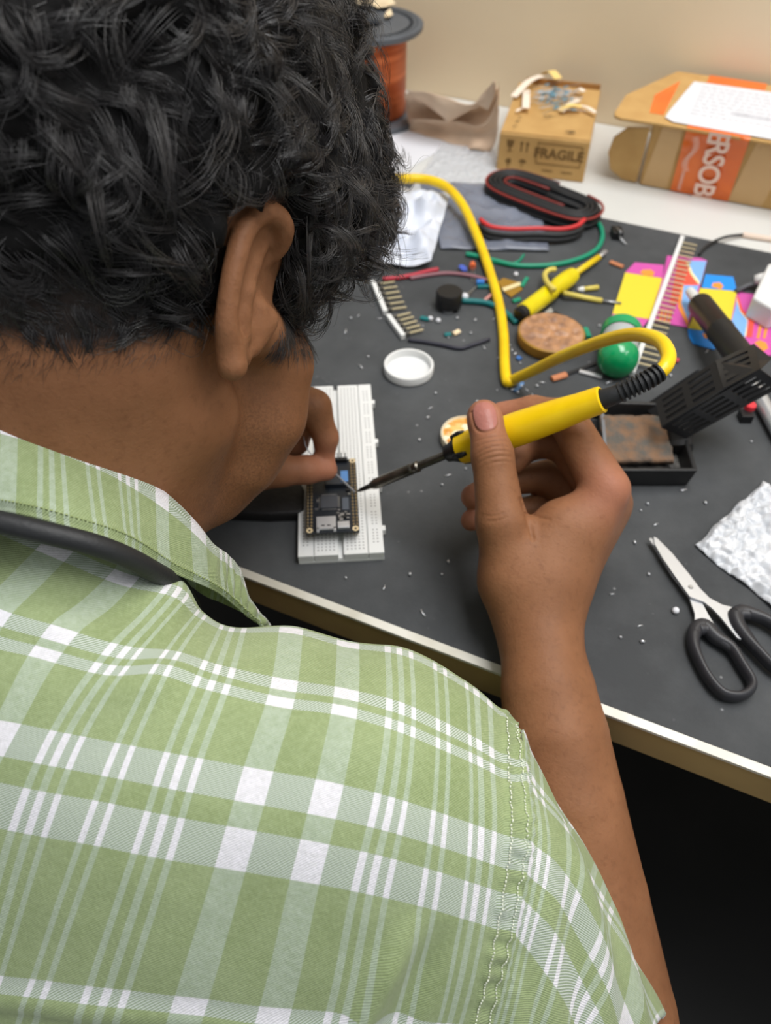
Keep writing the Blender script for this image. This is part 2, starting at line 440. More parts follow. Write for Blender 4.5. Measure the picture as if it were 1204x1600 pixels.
# right hand
hand = [cone(RW, D(850, 920, .434), .0215, .022), cone(D(850, 920, .434), D(946, 766, .428), .0205, .0125), cone(D(855, 920, .446), D(950, 785, .449), .019, .0135),
        cone(D(845, 925, .456), D(938, 805, .465), .018, .0135), cone(D(830, 925, .460), D(905, 828, .476), .017, .013),
        cone(D(800, 905, .433), D(868, 820, .430), .0185, .0125), cone(D(815, 915, .455), D(850, 850, .47), .02, .014)]
thumb = chain([D(803, 905, .434), D(783, 815, .425), D(769, 712, .425), D(757, 655, .430), D(755, 649, .431)], [.0185, .0138, .0113, .0094, .0085])
index = chain([D(946, 764, .428), D(884, 652, .447), D(832, 642, .459), D(782, 648, .466)], [.0132, .0108, .0088, .0078])
middle = chain([D(950, 785, .449), D(878, 690, .468), D(826, 694, .470), D(800, 722, .461)], [.013, .0108, .0092, .008])
ring = chain([D(938, 808, .465), D(855, 745, .485), D(790, 752, .482), D(739, 776, .470)], [.0128, .0102, .0088, .0078])
pinky = chain([D(905, 830, .476), D(840, 795, .492), D(790, 800, .488), D(736, 813, .474)], [.012, .009, .0078, .0068])
# left arm and hand
LS, LE, LW = K(-.32, -.02, .42), K(-.325, .10, .468), D(322, 742, .478)
torso += [cone(K(-.21, .02, .41), LS, .04, .042)]
arm_l = [cone(LS, LE, .042, .041), cone(LE, D(200, 800, .474), .040, .031), cone(D(200, 800, .474), LW, .031, .021)]
lhand = [cone(LW, D(430, 618, .474), .02, .0135), cone(LW, D(415, 640, .487), .02, .0135), cone(LW, D(395, 660, .498), .019, .013), cone(LW, D(372, 680, .506), .018, .012), cone(D(335, 742, .478), D(410, 728, .485), .018, .013)]
lthumb = chain([D(385, 728, .482), D(438, 736, .487), D(478, 734, .491), D(510, 734, .495)], [.0135, .0098, .0088, .0072])
lindex = chain([D(430, 618, .474), D(490, 636, .480), D(509, 684, .489), D(507, 714, .496)], [.0135, .0108, .0078, .0066])
lmiddle = chain([D(415, 640, .487), D(470, 662, .497), D(462, 692, .507), D(440, 702, .508)], [.013, .0098, .008, .007])
lring = chain([D(395, 660, .498), D(445, 682, .508), D(430, 706, .512), D(405, 708, .511)], [.012, .0088, .0078, .007])
lpinky = chain([D(372, 680, .506), D(415, 702, .513), D(398, 712, .514)], [.0115, .008, .007])
# right ear
hel = [D(424, 404, .303), D(440, 380, .300), D(444, 356, .296), D(432, 336, .292), D(408, 332, .287), D(384, 356, .2815), D(370, 398, .2785), D(360, 448, .278), D(354, 496, .279), D(356, 530, .2815)]
hel = [p_ - _d * nrm(p_ - CAM) for p_, _d in zip(hel, (.004, .006, .008, .009, .009, .0085, .0075, .006, .004, .002))]
_hr = [.0026, .003, .0032, .0034, .0036, .0037, .0037, .0036, .0036, .0042]
ear = chain(smooth_curve(hel, 3), np.interp(np.linspace(0, 9, 28), range(10), _hr))
ear += [cone(D(358, 535, .282), D(363, 572, .285), .0052, .0058), cone(D(366, 545, .287), D(377, 560, .293), .0045, .004)]
ear += chain([D(414, 376, .2900), D(397, 412, .2850), D(386, 455, .2835), D(379, 495, .2850), D(377, 525, .288)], [.0024, .0027, .0029, .0031, .004])
earplate = []
att = [D(424, 372, .308), D(416, 384, .308), D(412, 402, .307), D(408, 430, .306), D(404, 460, .3055), D(400, 492, .305), D(394, 525, .304)]
for a, b in zip([hel[3], hel[4], hel[5], hel[6], hel[7], hel[8], hel[9]], att): earplate.append(cone(a + FW * .0075, b + FW * .004, .0022, .0035))
for a, b in zip(hel[3:], hel[4:]):                           # close the gaps between the ribs of the shell
    pass
pl = [hel[3], hel[4], hel[5], hel[6], hel[7], hel[8], hel[9]]
for i in range(6):
    for q in (.33, .67):
        earplate.append(cone(pl[i] * (1 - q) + pl[i + 1] * q + FW * .0075, att[i] * (1 - q) + att[i + 1] * q + FW * .004, .0022, .0035))
tragus = [cone(D(402, 482, .296), D(398, 505, .297), .0042, .004), cone(D(412, 500, .303), D(390, 540, .299), .006, .005)]
lear = [he((-80, -5, -8), (6, 30, 17))]

groups = [(head, .012, .0), (neck, .03, .022), (torso, .03, .02), (arm_r, .001, .02), (arm_l, .02, .025),
          (hand, .016, .012), (thumb, .004, .007), (index, .0035, .003), (middle, .0035, .0015), (ring, .0035, .0012), (pinky, .0035, .0012),
          (lhand, .016, .012), (lthumb, .004, .006), (lindex, .0035, .003), (lmiddle, .0035, .0015), (lring, .0035, .0012), (lpinky, .0035, .0012),
          (earplate, .004, .004), (ear, .0022, .002), (tragus, .004, .004), (lear, .003, .005)]
cuts = [(ell(hp(33, 0, 97), (.015, .010, .010), HA), .006), (ell(hp(-33, 0, 97), (.015, .010, .010), HA), .006)]
bpos, bfac = sdf_mesh(groups, .0016, cuts=cuts)

# local refinement where the photo is sharpest: the right thumb and knuckles
def refine(pos, fac, centres):
    me = bpy.data.meshes.new('t'); me.from_pydata(pos.tolist(), [], fac.tolist())
    bm = bmesh.new(); bm.from_mesh(me); bpy.data.meshes.remove(me); bm.verts.ensure_lookup_table()
    for c, r, times in centres:
        for _ in range(times):
            cv = Vector(c); sel = [f for f in bm.faces if (f.calc_center_median() - cv).length < r]
            es = list({e for f in sel for e in f.edges})
            bmesh.ops.subdivide_edges(bm, edges=es, cuts=1, use_grid_fill=True, smooth=0)
    bmesh.ops.triangulate(bm, faces=[f for f in bm.faces if len(f.verts) != 3])
    bm.verts.ensure_lookup_table(); bm.verts.index_update()
    p = np.array([v.co[:] for v in bm.verts]); f = np.array([[v.index for v in q.verts] for q in bm.faces]); bm.free()
    return p, f
bpos, bfac = refine(bpos, bfac, [(D(768, 690, .418), .026, 1), (D(755, 650, .42), .016, 1), (D(822, 805, .415), .021, 1)])

def proj(p):
    w = p - CAM; t = w @ FW; return 602 + FPX * (w @ _R) / t, 800 - FPX * (w @ UP) / t, t
def vnormals(pos, fac):
    n = np.zeros_like(pos); a, b, c = pos[fac[:, 0]], pos[fac[:, 1]], pos[fac[:, 2]]
    fn = np.cross(b - a, c - a)
    for i in range(fac.shape[1]): np.add.at(n, fac[:, i], fn)
    return n / (np.linalg.norm(n, axis=1, keepdims=True) + 1e-12)
vn = vnormals(bpos, bfac)
# thumb frame: along the last joint, across, up (away from the handle)
T0, T1 = D(769, 712, .425), D(755, 645, .431)
ta = nrm(T1 - T0); tn = -FW - ta * (-FW @ ta); tn = nrm(tn); tb = np.cross(ta, tn)
q = (bpos - T0); la, lb, ln = q @ ta, q @ tb, q @ tn
TL = np.linalg.norm(T1 - T0)
# nail: a shallow plate with a groove round it
shift_b = -.0008
na, nb2 = (la - TL * .80) / .0092, (lb - shift_b) / .0066
rr = (np.abs(na) ** 2.6 + np.abs(nb2) ** 2.6) ** (1 / 2.6)
onthumb = (ln > 0.002) & (np.linalg.norm(q - ta * la[:, None], axis=1) < .016) & (la > 0)
nail = np.clip((1.0 - rr) / .10, 0, 1) * onthumb
groove = np.exp(-((rr - 1.06) / .09) ** 2) * onthumb * (na < .55)
disp = -groove * .0006 + nail * .00025
# knuckle creases on the thumb
def crease(a0, amp, bend, w, half):
    d = la - a0 - bend * (lb / .01) ** 2
    return -amp * np.exp(-(d / w) ** 2) * np.clip(1 - (lb / half) ** 2, 0, 1) * (ln > 0)
for a0, amp, bend in ((.0015, .0007, -.0016), (-.0012, .0006, -.0012), (.0045, .00055, -.001), (-.0042, .0006, -.0008), (.0072, .0004, .0005), (-.0070, .0003, -.001)):
    disp += crease(a0, amp, bend, .0006, .0105) * (np.linalg.norm(q, axis=1) < .03)
# the fold of the web between thumb and index finger, and fine wrinkles round the thumb's root
pu_, pv_, pt_ = proj(bpos)
front = ((CAM - bpos) * vn).sum(1) > 0
def fold(line, amp, w):
    ln2 = smooth_curve([np.array(q_, float) for q_ in line], 10); d2 = np.full(len(bpos), 9e9); kk = np.zeros(len(bpos))
    box = np.where(front & (pt_ < .46) & (pu_ > 700) & (pu_ < 980) & (pv_ > 600) & (pv_ < 900))[0]
    dd = np.linalg.norm(np.stack([pu_[box], pv_[box]], 1)[:, None] - ln2[None, :, :2], axis=2)
    j = dd.argmin(1); k_ = j / (len(ln2) - 1); out = np.zeros(len(bpos))
    out[box] = -amp * np.exp(-(dd.min(1) / w) ** 2) * np.sin(np.pi * np.clip(.12 + .88 * (1 - k_), 0, 1)) ** .6
    return out
disp += fold([(812, 776), (817, 787), (823, 803), (828, 822), (832, 842)], .0016, 3.2)
disp += fold([(818, 788), (828, 800), (842, 808), (858, 812)], .0007, 2.4) + fold([(830, 776), (846, 770), (862, 766), (876, 766)], .0007, 2.4)
disp += fold([(742, 800), (756, 806), (772, 806), (790, 800)], .0003, 2.0) + fold([(745, 808), (760, 814), (778, 813), (792, 808)], .0003, 2.0)
disp += fold([(862, 690), (856, 702), (846, 709), (840, 712)], .0008, 2.6)
bpos = bpos + vn * disp[:, None]

h = hl(bpos)
isface = (np.abs(h[:, 0]) < 100) & (h[:, 1] < 20) & (h[:, 2] > -20) & (np.linalg.norm(h, axis=1) < 170)
stub = np.where(isface & (h[:, 2] > 5), np.clip((-(h[:, 1]) - 25) / 25, 0, 1) * np.clip((h[:, 2] - 5) / 25, 0, 1), 0)
tips = np.zeros(len(bpos))
for c, r in ((D(775, 645, .466), .02), (D(752, 640, .42), .016), (D(508, 733, .495), .02), (D(507, 715, .496), .018), (D(735, 778, .47), .016), (D(735, 813, .474), .016), (D(955, 765, .42), .018)):
    tips = np.maximum(tips, np.exp(-(np.linalg.norm(bpos - c, axis=1) / r) ** 2))
umin_f, umin_u = [-140, -60, -30, -12, 0, 12, 20, 45, 60, 75, 90, 130], [-58, -37, -20, -6, 22, 20, 0, -2, 22, 40, 62, 62]
edist = np.min([d_prim(bpos, q_) for q_ in ear + tragus + earplate], 0)
scalp = ((edist > .0035) & (np.linalg.norm(h, axis=1) < 150)) * np.clip((h[:, 1] - np.interp(h[:, 2], umin_f, umin_u) + 8) / 8, 0, 1)

# skin
m = mat('skin', (148, 103, 72), .52, sss=.12, spec=.28)
N, L = nt(m); b = N['Principled BSDF']; tc = N.new('ShaderNodeTexCoord')
def noise_n(scale, det=4, rough=.6):
    n = N.new('ShaderNodeTexNoise'); n.inputs['Scale'].default_value = scale; n.inputs['Detail'].default_value = det; n.inputs['Roughness'].default_value = rough
    L.new(tc.outputs['Object'], n.inputs['Vector']); return n.outputs[0]
def attr_n(nm):
    n = N.new('ShaderNodeAttribute'); n.attribute_name = nm; return n.outputs['Fac']
def mixc(fac, a, bcol):
    n = N.new('ShaderNodeMix'); n.data_type = 'RGBA'
    for i, x in ((0, fac), (6, a), (7, bcol)):
        if isinstance(x, (tuple, float)): n.inputs[i].default_value = x
        else: L.new(x, n.inputs[i])
    return n.outputs[2]
def mathn(op, a, bb):
    n = N.new('ShaderNodeMath'); n.operation = op
    for i, x in enumerate((a, bb)):
        if isinstance(x, (int, float)): n.inputs[i].default_value = x
        else: L.new(x, n.inputs[i])
    return n.outputs[0]
def rampn(src, p0, p1):
    n = N.new('ShaderNodeMapRange'); n.inputs[1].default_value = p0; n.inputs[2].default_value = p1; L.new(src, n.inputs[0]); return n.outputs[0]
base = mixc(rampn(noise_n(28), .35, .7), lin((144, 99, 69)), lin((128, 86, 58)))
base = mixc(mathn('MULTIPLY', rampn(noise_n(300, 2), .52, .75), .35), base, lin((106, 67, 44)))
base = mixc(mathn('MULTIPLY', attr_n('tips'), .55), base, lin((186, 122, 100)))
base = mixc(mathn('MULTIPLY', mathn('MULTIPLY', attr_n('stub'), rampn(noise_n(900, 2), .40, .66)), .34), base, lin((70, 48, 36)))
base = mixc(mathn('MULTIPLY', attr_n('nail'), .8), base, lin((172, 112, 104)))
base = mixc(mathn('MULTIPLY', attr_n('scalp'), .97), base, lin((30, 26, 24)))
L.new(base, b.inputs['Base Color'])
bp = N.new('ShaderNodeBump'); bp.inputs['Strength'].default_value = .35; bp.inputs['Distance'].default_value = .0006
L.new(mathn('ADD', noise_n(700, 3), mathn('MULTIPLY', noise_n(180, 2), .8)), bp.inputs['Height']); L.new(bp.outputs[0], b.inputs['Normal'])
rg = N.new('ShaderNodeMapRange'); rg.inputs[3].default_value = .55; rg.inputs[4].default_value = .28
L.new(attr_n('nail'), rg.inputs[0]); L.new(rg.outputs[0], b.inputs['Roughness'])
MT['skin'] = m
np_mesh('body', bpos, bfac, m, person, attrs={'nail': nail, 'stub': stub, 'tips': tips, 'scalp': scalp})
BVN = vnormals(bpos, bfac)
# ------------------------------------------------------------------ hair: a curly mass and its strands
def lump(u, v, t, r): return ell(D(u, v, t), (r, r, r))
hair_p = [he((0, 38, -14), (80, 93, 103)), lump(480, 175, .38, .029), lump(492, 265, .385, .031), lump(486, 345, .38, .029), lump(470, 415, .362, .017),
          lump(60, 428, .295, .022), lump(190, 420, .30, .022), lump(270, 420, .308, .014), lump(440, 40, .35, .03)]
def hair_clip(p):
    h = hl(p)
    return (h[:, 1] - np.interp(h[:, 2], umin_f, umin_u)) * .0006
def hair_warp(p):
    a = np.sin(p @ V((210, 90, 60)) + 2 * np.sin(p @ V((60, -150, 90)))) + np.sin(p @ V((-80, 190, 120)) + 2 * np.sin(p @ V((140, 50, -90)))) + np.sin(p @ V((100, -60, 230)))
    return a * .0022
cpos, cfac = sdf_mesh([(hair_p, .03, 0)], .004, clip=hair_clip, cuts=[(cone(D(424, 346, .283), D(424, 400, .288), .017), .006), (cone(D(390, 352, .277), D(372, 400, .272), .014), .006), (cone(D(424, 400, .288), D(390, 500, .280), .018), .006), (cone(D(372, 400, .272), D(356, 500, .272), .011), .006)], smooth=1, warp=hair_warp, B=8)
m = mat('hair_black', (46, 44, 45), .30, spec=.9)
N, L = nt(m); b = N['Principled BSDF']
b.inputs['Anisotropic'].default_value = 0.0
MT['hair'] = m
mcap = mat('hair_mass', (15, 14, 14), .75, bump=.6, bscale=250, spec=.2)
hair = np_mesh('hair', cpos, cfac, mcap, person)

def sample_surface(pos, fac, n, keep):
    tri = np.concatenate([fac[:, [0, 1, 2]], fac[:, [0, 2, 3]]]) if fac.shape[1] == 4 else fac
    a, b_, c = pos[tri[:, 0]], pos[tri[:, 1]], pos[tri[:, 2]]
    cr = np.cross(b_ - a, c - a); ar = np.linalg.norm(cr, axis=1) + 1e-15; cen = (a + b_ + c) / 3
    w = ar * keep(cen, cr / ar[:, None]); w /= w.sum()
    i = rng.choice(len(tri), n, p=w); r1, r2 = rng.random(n), rng.random(n); s = np.sqrt(r1)
    p = (1 - s)[:, None] * a[i] + (s * (1 - r2))[:, None] * b_[i] + (s * r2)[:, None] * c[i]
    return p, (cr / ar[:, None])[i]
def vn_(a): return a / (np.linalg.norm(a, axis=1, keepdims=True) + 1e-12)
def strands_mesh(paths, rad):
    """paths (S, n, 3), rad (S, n) -> triangular tubes"""
    S, n, _ = paths.shape
    tg = vn_(np.gradient(paths, axis=1).reshape(-1, 3)).reshape(S, n, 3)
    ref = np.tile(V((.31, .52, .79)), (S * n, 1)); x = vn_(np.cross(tg.reshape(-1, 3), ref)).reshape(S, n, 3); y = np.cross(tg, x)
    vs = np.stack([paths + rad[..., None] * (math.cos(a) * x + math.sin(a) * y) for a in (0, 2.094, 4.189)], 2)   # S n 3 3
    idx = np.arange(S * n * 3).reshape(S, n, 3)
    a, b_ = idx[:, :-1], idx[:, 1:]
    f = np.stack([np.stack([a[:, :, k], a[:, :, (k + 1) % 3], b_[:, :, (k + 1) % 3], b_[:, :, k]], -1) for k in range(3)], 2)
    return vs.reshape(-1, 3), f.reshape(-1, 4)

crown = hp(-5, 140, -60)
def flow_at(p, n):
    f = p - crown; f = f - n * (f * n).sum(1, keepdims=True); return vn_(f)
NP_ = 15
def curl_clumps(roots, nors, per, L0, L1, turn0, turn1, lift0, lift1, width, r0, swirl=.9, jit=.0009, coh=22.0):
    G = len(roots)
    f = flow_at(roots, nors); b_ = np.cross(nors, f)
    ang = np.array([mnoise.noise(Vector(p * coh)) * 2.6 + mnoise.noise(Vector(p * coh * 3 + 7)) for p in roots]) * swirl + rng.normal(0, .35, G)
    ang = np.clip(ang, -1.9, 1.9)
    f2 = f * np.cos(ang)[:, None] + b_ * np.sin(ang)[:, None]; b2 = np.cross(nors, f2)
    tilt = rng.normal(0, .6, G); up = vn_(nors * np.cos(tilt)[:, None] + b2 * np.sin(tilt)[:, None])
    Ln = rng.uniform(L0, L1, G); turn = rng.uniform(turn0, turn1, G); lift = rng.uniform(lift0, lift1, G)
    S = G * per; gi = np.repeat(np.arange(G), per)
    L_s = Ln[gi] * rng.uniform(.75, 1.08, S); tr_s = turn[gi] * rng.uniform(.93, 1.07, S); li_s = lift[gi] + rng.normal(0, .07, S)
    ds = (np.arange(NP_) / (NP_ - 1))
    th = li_s[:, None] - tr_s[:, None] * ds[None] ** 1.15
    dirs = np.cos(th)[..., None] * f2[gi][:, None] + np.sin(th)[..., None] * up[gi][:, None]
    step = (L_s / (NP_ - 1))[:, None, None] * dirs
    path = np.concatenate([np.zeros((S, 1, 3)), np.cumsum(step[:, :-1], 1)], 1)
    wid = rng.normal(0, width, S); off = b2[gi] * wid[:, None] + f2[gi] * rng.normal(0, width * .6, S)[:, None] + nors[gi] * rng.normal(0, width * .25, S)[:, None]
    conv = 1 - .8 * ds[None, :, None] ** .7
    path = roots[gi][:, None] - nors[gi][:, None] * .002 + path + off[:, None] * conv
    ph = rng.uniform(0, 6.28, (S, 3)); path += jit * np.sin(ds[None, :, None] * 9 + ph[:, None]) * ds[None, :, None]
    rad = r0 * rng.uniform(.75, 1.2, S)[:, None] * (1 - .75 * ds[None] ** 2)
    return path, rad
def seen(cen, n):
    tocam = vn_(CAM - cen); fc = (tocam * n).sum(1); u, v, t = proj(cen)
    near = (u > -150) & (u < 760) & (v > -200) & (v < 640)
    return np.where(near & (fc > -.35), 1.0, .30)
allp, allr = [], []
def add(n, keep, per, *a, **k):
    r_, n_ = sample_surface(cpos, cfac, n, keep)
    p, r = curl_clumps(r_, n_, per, *a, **k); allp.append(p); allr.append(r)
add(2100, seen, 17, .022, .040, 2.6, 4.4, .45, .95, .0019, .00014, swirl=1.1, jit=.0005, coh=15.0)
add(800, seen, 14, .030, .046, 1.4, 2.6, .15, .55, .0026, .00013, swirl=1.0, jit=.0006, coh=12.0)
add(700, seen, 1, .02, .042, 1.5, 5.0, .5, 1.2, .001, .00009, jit=.002)
# loose curls at the forehead
def fringe(cen, n):
    u, v, t = proj(cen); return ((u > 470) & (v > 190) & (v < 470)).astype(float) + 1e-9
add(34, fringe, 6, .035, .050, 2.4, 4.6, .5, 1.1, .0012, .0001, jit=.0015)
add(9, fringe, 5, .055, .075, 3.4, 5.6, .6, 1.0, .0010, .00009, jit=.002)
# curls rooted straight on the scalp down to the hairline
def onscalp(cen, n):
    h_ = hl(cen); u, v, t = proj(cen); low = h_[:, 1] - np.interp(h_[:, 2], umin_f, umin_u)
    fc = (vn_(CAM - cen) * n).sum(1)
    return ((low > 0) & (low < 34) & (h_[:, 2] < 5) & (np.linalg.norm(h_, axis=1) < 150) & (fc > -.2) & (u > -150)).astype(float) + 1e-12
for n_c, per, a_ in ((560, 16, (.014, .028, 2.2, 4.2, .35, .8, .0018, .00013)), (150, 12, (.012, .02, .8, 1.6, .1, .4, .0022, .00011))):
    r_, n_ = sample_surface(bpos, bfac, n_c, onscalp)
    p, r = curl_clumps(r_, n_, per, *a_, swirl=.9, jit=.0006, coh=18.0); allp.append(p); allr.append(r)
# nothing grows across the ear: drop curls that would pass through the space round it
P0 = np.concatenate(allp); R0 = np.concatenate(allr)
ec = np.concatenate([np.array(hel), np.array(att)])
near_ear = np.zeros(len(P0), bool)
for k in range(0, NP_, 2):
    d = np.min(np.linalg.norm(P0[:, k, None] - ec[None], axis=2), axis=1); near_ear |= d < .0075
    uu, vv, tt = proj(P0[:, k]); near_ear |= (((uu - 392) / 58) ** 2 + ((vv - 458) / 135) ** 2 < 1) & (tt < .305)
uu, vv, tt = proj(P0.reshape(-1, 3)); uu = uu.reshape(P0.shape[:2]); vv = vv.reshape(P0.shape[:2])
near_ear |= ((uu > 612) & (vv < 215)).any(1)
allp, allr = [P0[~near_ear]], [R0[~near_ear]]
# short hair: sideburn, nape
bu, bv, bt = proj(bpos); bh = hl(bpos)
facing = ((CAM - bpos) * BVN).sum(1) > 0
def inpoly(u, v, poly):
    c = np.zeros(len(u), bool); n = len(poly)
    for i in range(n):
        x0, y0 = poly[i]; x1, y1 = poly[(i + 1) % n]
        k = ((y0 > v) != (y1 > v)) & (u < (x1 - x0) * (v - y0) / (y1 - y0 + 1e-9) + x0); c ^= k
    return c
onhead = np.linalg.norm(bh, axis=1) < 175
sel = np.where(facing & onhead & (bh[:, 2] > 8) & inpoly(bu, bv, [(446, 425), (530, 440), (522, 470), (502, 520), (478, 556), (424, 552), (440, 500)]))[0]
def short_hairs(sel, n, d0, L0, L1, r0, spread=.25, lift=.35):
    i = rng.choice(sel, n); p0 = bpos[i] + rng.normal(0, .0006, (n, 3)); nn = BVN[i]
    d = np.tile(d0, (n, 1)) + rng.normal(0, spread, (n, 3)); d = vn_(d - nn * (d * nn).sum(1, keepdims=True))
    ds = np.arange(NP_)[None, :, None] / (NP_ - 1); Ls = rng.uniform(L0, L1, n)[:, None, None]
    path = p0[:, None] + Ls * (d[:, None] * ds + nn[:, None] * lift * ds * (1 - .6 * ds)) - nn[:, None] * .0008
    return path, r0 * (1 - .8 * ds[..., 0] ** 1.5) * np.ones((n, 1))
if len(sel):
    p, r = short_hairs(sel, 1300, -HU + .1 * HF, .005, .010, .0001); allp.append(p); allr.append(r)
sel = np.where(facing & onhead & (bh[:, 2] < 0) & inpoly(bu, bv, [(-60, 500), (340, 440), (335, 520), (240, 560), (100, 570), (-60, 600)]))[0]
if len(sel):
    p, r = short_hairs(sel, 1300, -HU - .2 * HF, .003, .008, .00006); allp.append(p); allr.append(r)
sel = np.where(facing & onhead & (bh[:, 1] < -20) & (bh[:, 2] > 12) & (bh[:, 0] > 20) & (bv > 560))[0]
if len(sel):
    p, r = short_hairs(sel, 900, -HU + .3 * HF, .0008, .0018, .00004, lift=.6); allp.append(p); allr.append(r)
vs, fs = strands_mesh(np.concatenate(allp), np.concatenate(allr))
np_mesh('strands', vs, fs, MT['hair'], hair)
# ------------------------------------------------------------------ the plaid shirt
m = mat('plaid_cotton', (165, 184, 124), .85, spec=.2)
N, L = nt(m); b = N['Principled BSDF']
def stripe_ramp(src, lo, hi, bands):
    mr = N.new('ShaderNodeMapRange'); mr.inputs[1].default_value = lo; mr.inputs[2].default_value = hi; mr.clamp = True; L.new(src, mr.inputs[0])
    r = N.new('ShaderNodeValToRGB'); r.color_ramp.interpolation = 'CONSTANT'; e = r.color_ramp.elements
    e[0].position = 0; e[0].color = (0, 0, 0, 1); e[1].position = .9999; e[1].color = (0, 0, 0, 1)
    for a, c in bands:
        x = e.new((a - lo) / (hi - lo)); x.color = (1, 1, 1, 1); x = e.new((c - lo) / (hi - lo)); x.color = (0, 0, 0, 1)
    L.new(mr.outputs[0], r.inputs[0]); return r.outputs[0]
pu, pv = attr_n('pu'), attr_n('pv')
um = mathn('FLOORED_MODULO', mathn('ADD', pu, .5), 5.1)
ub = [(.5 - .22, .5 + .22)] + [(.5 + c - .055, .5 + c + .055) for c in (.76, 1.0, 1.25, 1.83, 2.09, 2.67, 2.92, 3.17)] + [(.5 + 3.78, .5 + 4.22)]
su = stripe_ramp(um, 0, 5.1, ub)
sv = stripe_ramp(pv, -6, 10, [(-1.22, -.98), (-.08, .1), (.19, .38), (1.5, 2.1), (2.55, 3.15), (5.35, 5.62), (7.5, 8.1)])
cover = mathn('MULTIPLY', mathn('ADD', su, sv), .5)
wv = mathn('SINE', mathn('MULTIPLY', mathn('ADD', mathn('MULTIPLY', pu, .75), mathn('MULTIPLY', pv, 1.0)), 140.0), 0)
tc = N.new('ShaderNodeTexCoord')
gr = mixc(rampn(noise_n(30, 5), .3, .7), lin((134, 149, 104)), lin((149, 163, 121)))
gr = mixc(mathn('MULTIPLY', rampn(noise_n(520, 5, .75), .42, .70), .34), gr, lin((182, 194, 154)))
gr = mixc(mathn('MULTIPLY', rampn(wv, -.2, 1), .40), gr, lin((122, 140, 84)))
halfc = mixc(rampn(wv, -.5, .6), lin((194, 202, 194)), lin((130, 146, 116)))
full = mixc(rampn(noise_n(520, 5, .75), .35, .7), lin((226, 224, 230)), lin((206, 206, 208)))
soft = mixc(.62, gr, mixc(rampn(noise_n(420, 4, .7), .3, .7), lin((186, 198, 186)), lin((158, 172, 152))))
c1 = mixc(sv, mixc(su, gr, soft), halfc)
c2 = mixc(mathn('GREATER_THAN', cover, .75), c1, full)
L.new(c2, b.inputs['Base Color'])
bp = N.new('ShaderNodeBump'); bp.inputs['Strength'].default_value = .5; bp.inputs['Distance'].default_value = .0005
L.new(mathn('ADD', noise_n(800, 3), mathn('MULTIPLY', wv, .25)), bp.inputs['Height']); L.new(bp.outputs[0], b.inputs['Normal'])
b.inputs['Sheen Weight'].default_value = .15
MT['plaid'] = m
MT['thread'] = mat('white_thread', (226, 230, 214), .8)
MT['thread_green'] = mat('green_thread', (150, 164, 110), .8)

def cr_up(a, n, axis):
    a = np.moveaxis(a, axis, 0); p = np.concatenate([[2 * a[0] - a[1]], a, [2 * a[-1] - a[-2]]]); out = []
    for i in range(1, len(p) - 2):
        for k in range(n):
            t = k / n
            out.append(.5 * (2 * p[i] + (p[i + 1] - p[i - 1]) * t + (2 * p[i - 1] - 5 * p[i] + 4 * p[i + 1] - p[i + 2]) * t * t + (3 * p[i] - 3 * p[i + 1] + p[i + 2] - p[i - 1]) * t ** 3))
    out.append(p[-2]); return np.moveaxis(np.array(out), 0, axis)
def lin_up(a, n):
    a = np.array(a, float); x = np.arange(len(a)); return np.interp(np.linspace(0, len(a) - 1, (len(a) - 1) * n + 1), x, a)
def cloth(name, ctrl, us, vs, nu, nv, parent, wr=.0008, pucker=None, solid=.0012, flip=False):
    """ctrl[row][col] = world points; us, vs = plaid coordinates of columns and rows"""
    g = cr_up(cr_up(np.array(ctrl, float), nv, 0), nu, 1); U, W = np.meshgrid(lin_up(us, nu), lin_up(vs, nv))
    du = np.gradient(g, axis=1); dv = np.gradient(g, axis=0); n = np.cross(du, dv); n /= np.linalg.norm(n, axis=2, keepdims=True) + 1e-12
    s = -1 if flip else 1
    d = np.array([mnoise.noise(Vector(p * 16)) * 1.6 + mnoise.noise(Vector(p * 38 + 5)) * .8 + mnoise.noise(Vector(p * 90)) * .25 for p in g.reshape(-1, 3)]).reshape(g.shape[:2]) * wr
    if pucker is not None: d = d + pucker(U, W)
    g = g + n * (s * d)[..., None]
    a, c = g.shape[:2]; idx = np.arange(a * c).reshape(a, c)
    f = np.stack([idx[:-1, :-1], idx[:-1, 1:], idx[1:, 1:], idx[1:, :-1]], -1).reshape(-1, 4)
    o = np_mesh(name, g.reshape(-1, 3), f, MT['plaid'], parent, attrs={'pu': (np.where(U > 8.5, 8.5 + (U - 8.5) * .4, U) if name == 'shirt' else U).ravel(), 'pv': W.ravel()})
    md = o.modifiers.new('thickness', 'SOLIDIFY'); md.thickness = solid; md.offset = 0
    return o, g, U, W
def S(cols): return [D(*c) for c in cols]
us = [-1.1, 0, 1, 1.95, 2.9, 4, 5.1, 6.1, 7.05, 8, 8.6, 9.0]
r_top = [(85, 858, .288), (190, 903, .292), (275, 925, .300), (310, 962, .308), (360, 985, .314), (455, 985, .316), (541, 1008, .314), (622, 1018, .312), (685, 1045, .311), (740, 1080, .312), (786, 1120, .316), (806, 1140, .320)]
r_A = [(-20, 975, .268), (80, 1005, .267), (183, 1032, .267), (258, 1036, .271), (333, 1057, .273), (442, 1082, .272), (537, 1096, .271), (625, 1120, .272), (690, 1148, .275), (745, 1174, .281), (790, 1198, .289), (818, 1203, .295)]
r_B = [(-95, 1110, .259), (10, 1127, .257), (105, 1146, .256), (195, 1163, .256), (285, 1180, .256), (405, 1202, .255), (512, 1221, .255), (610, 1245, .257), (684, 1269, .261), (748, 1291, .267), (792, 1306, .273), (823, 1312, .278)]
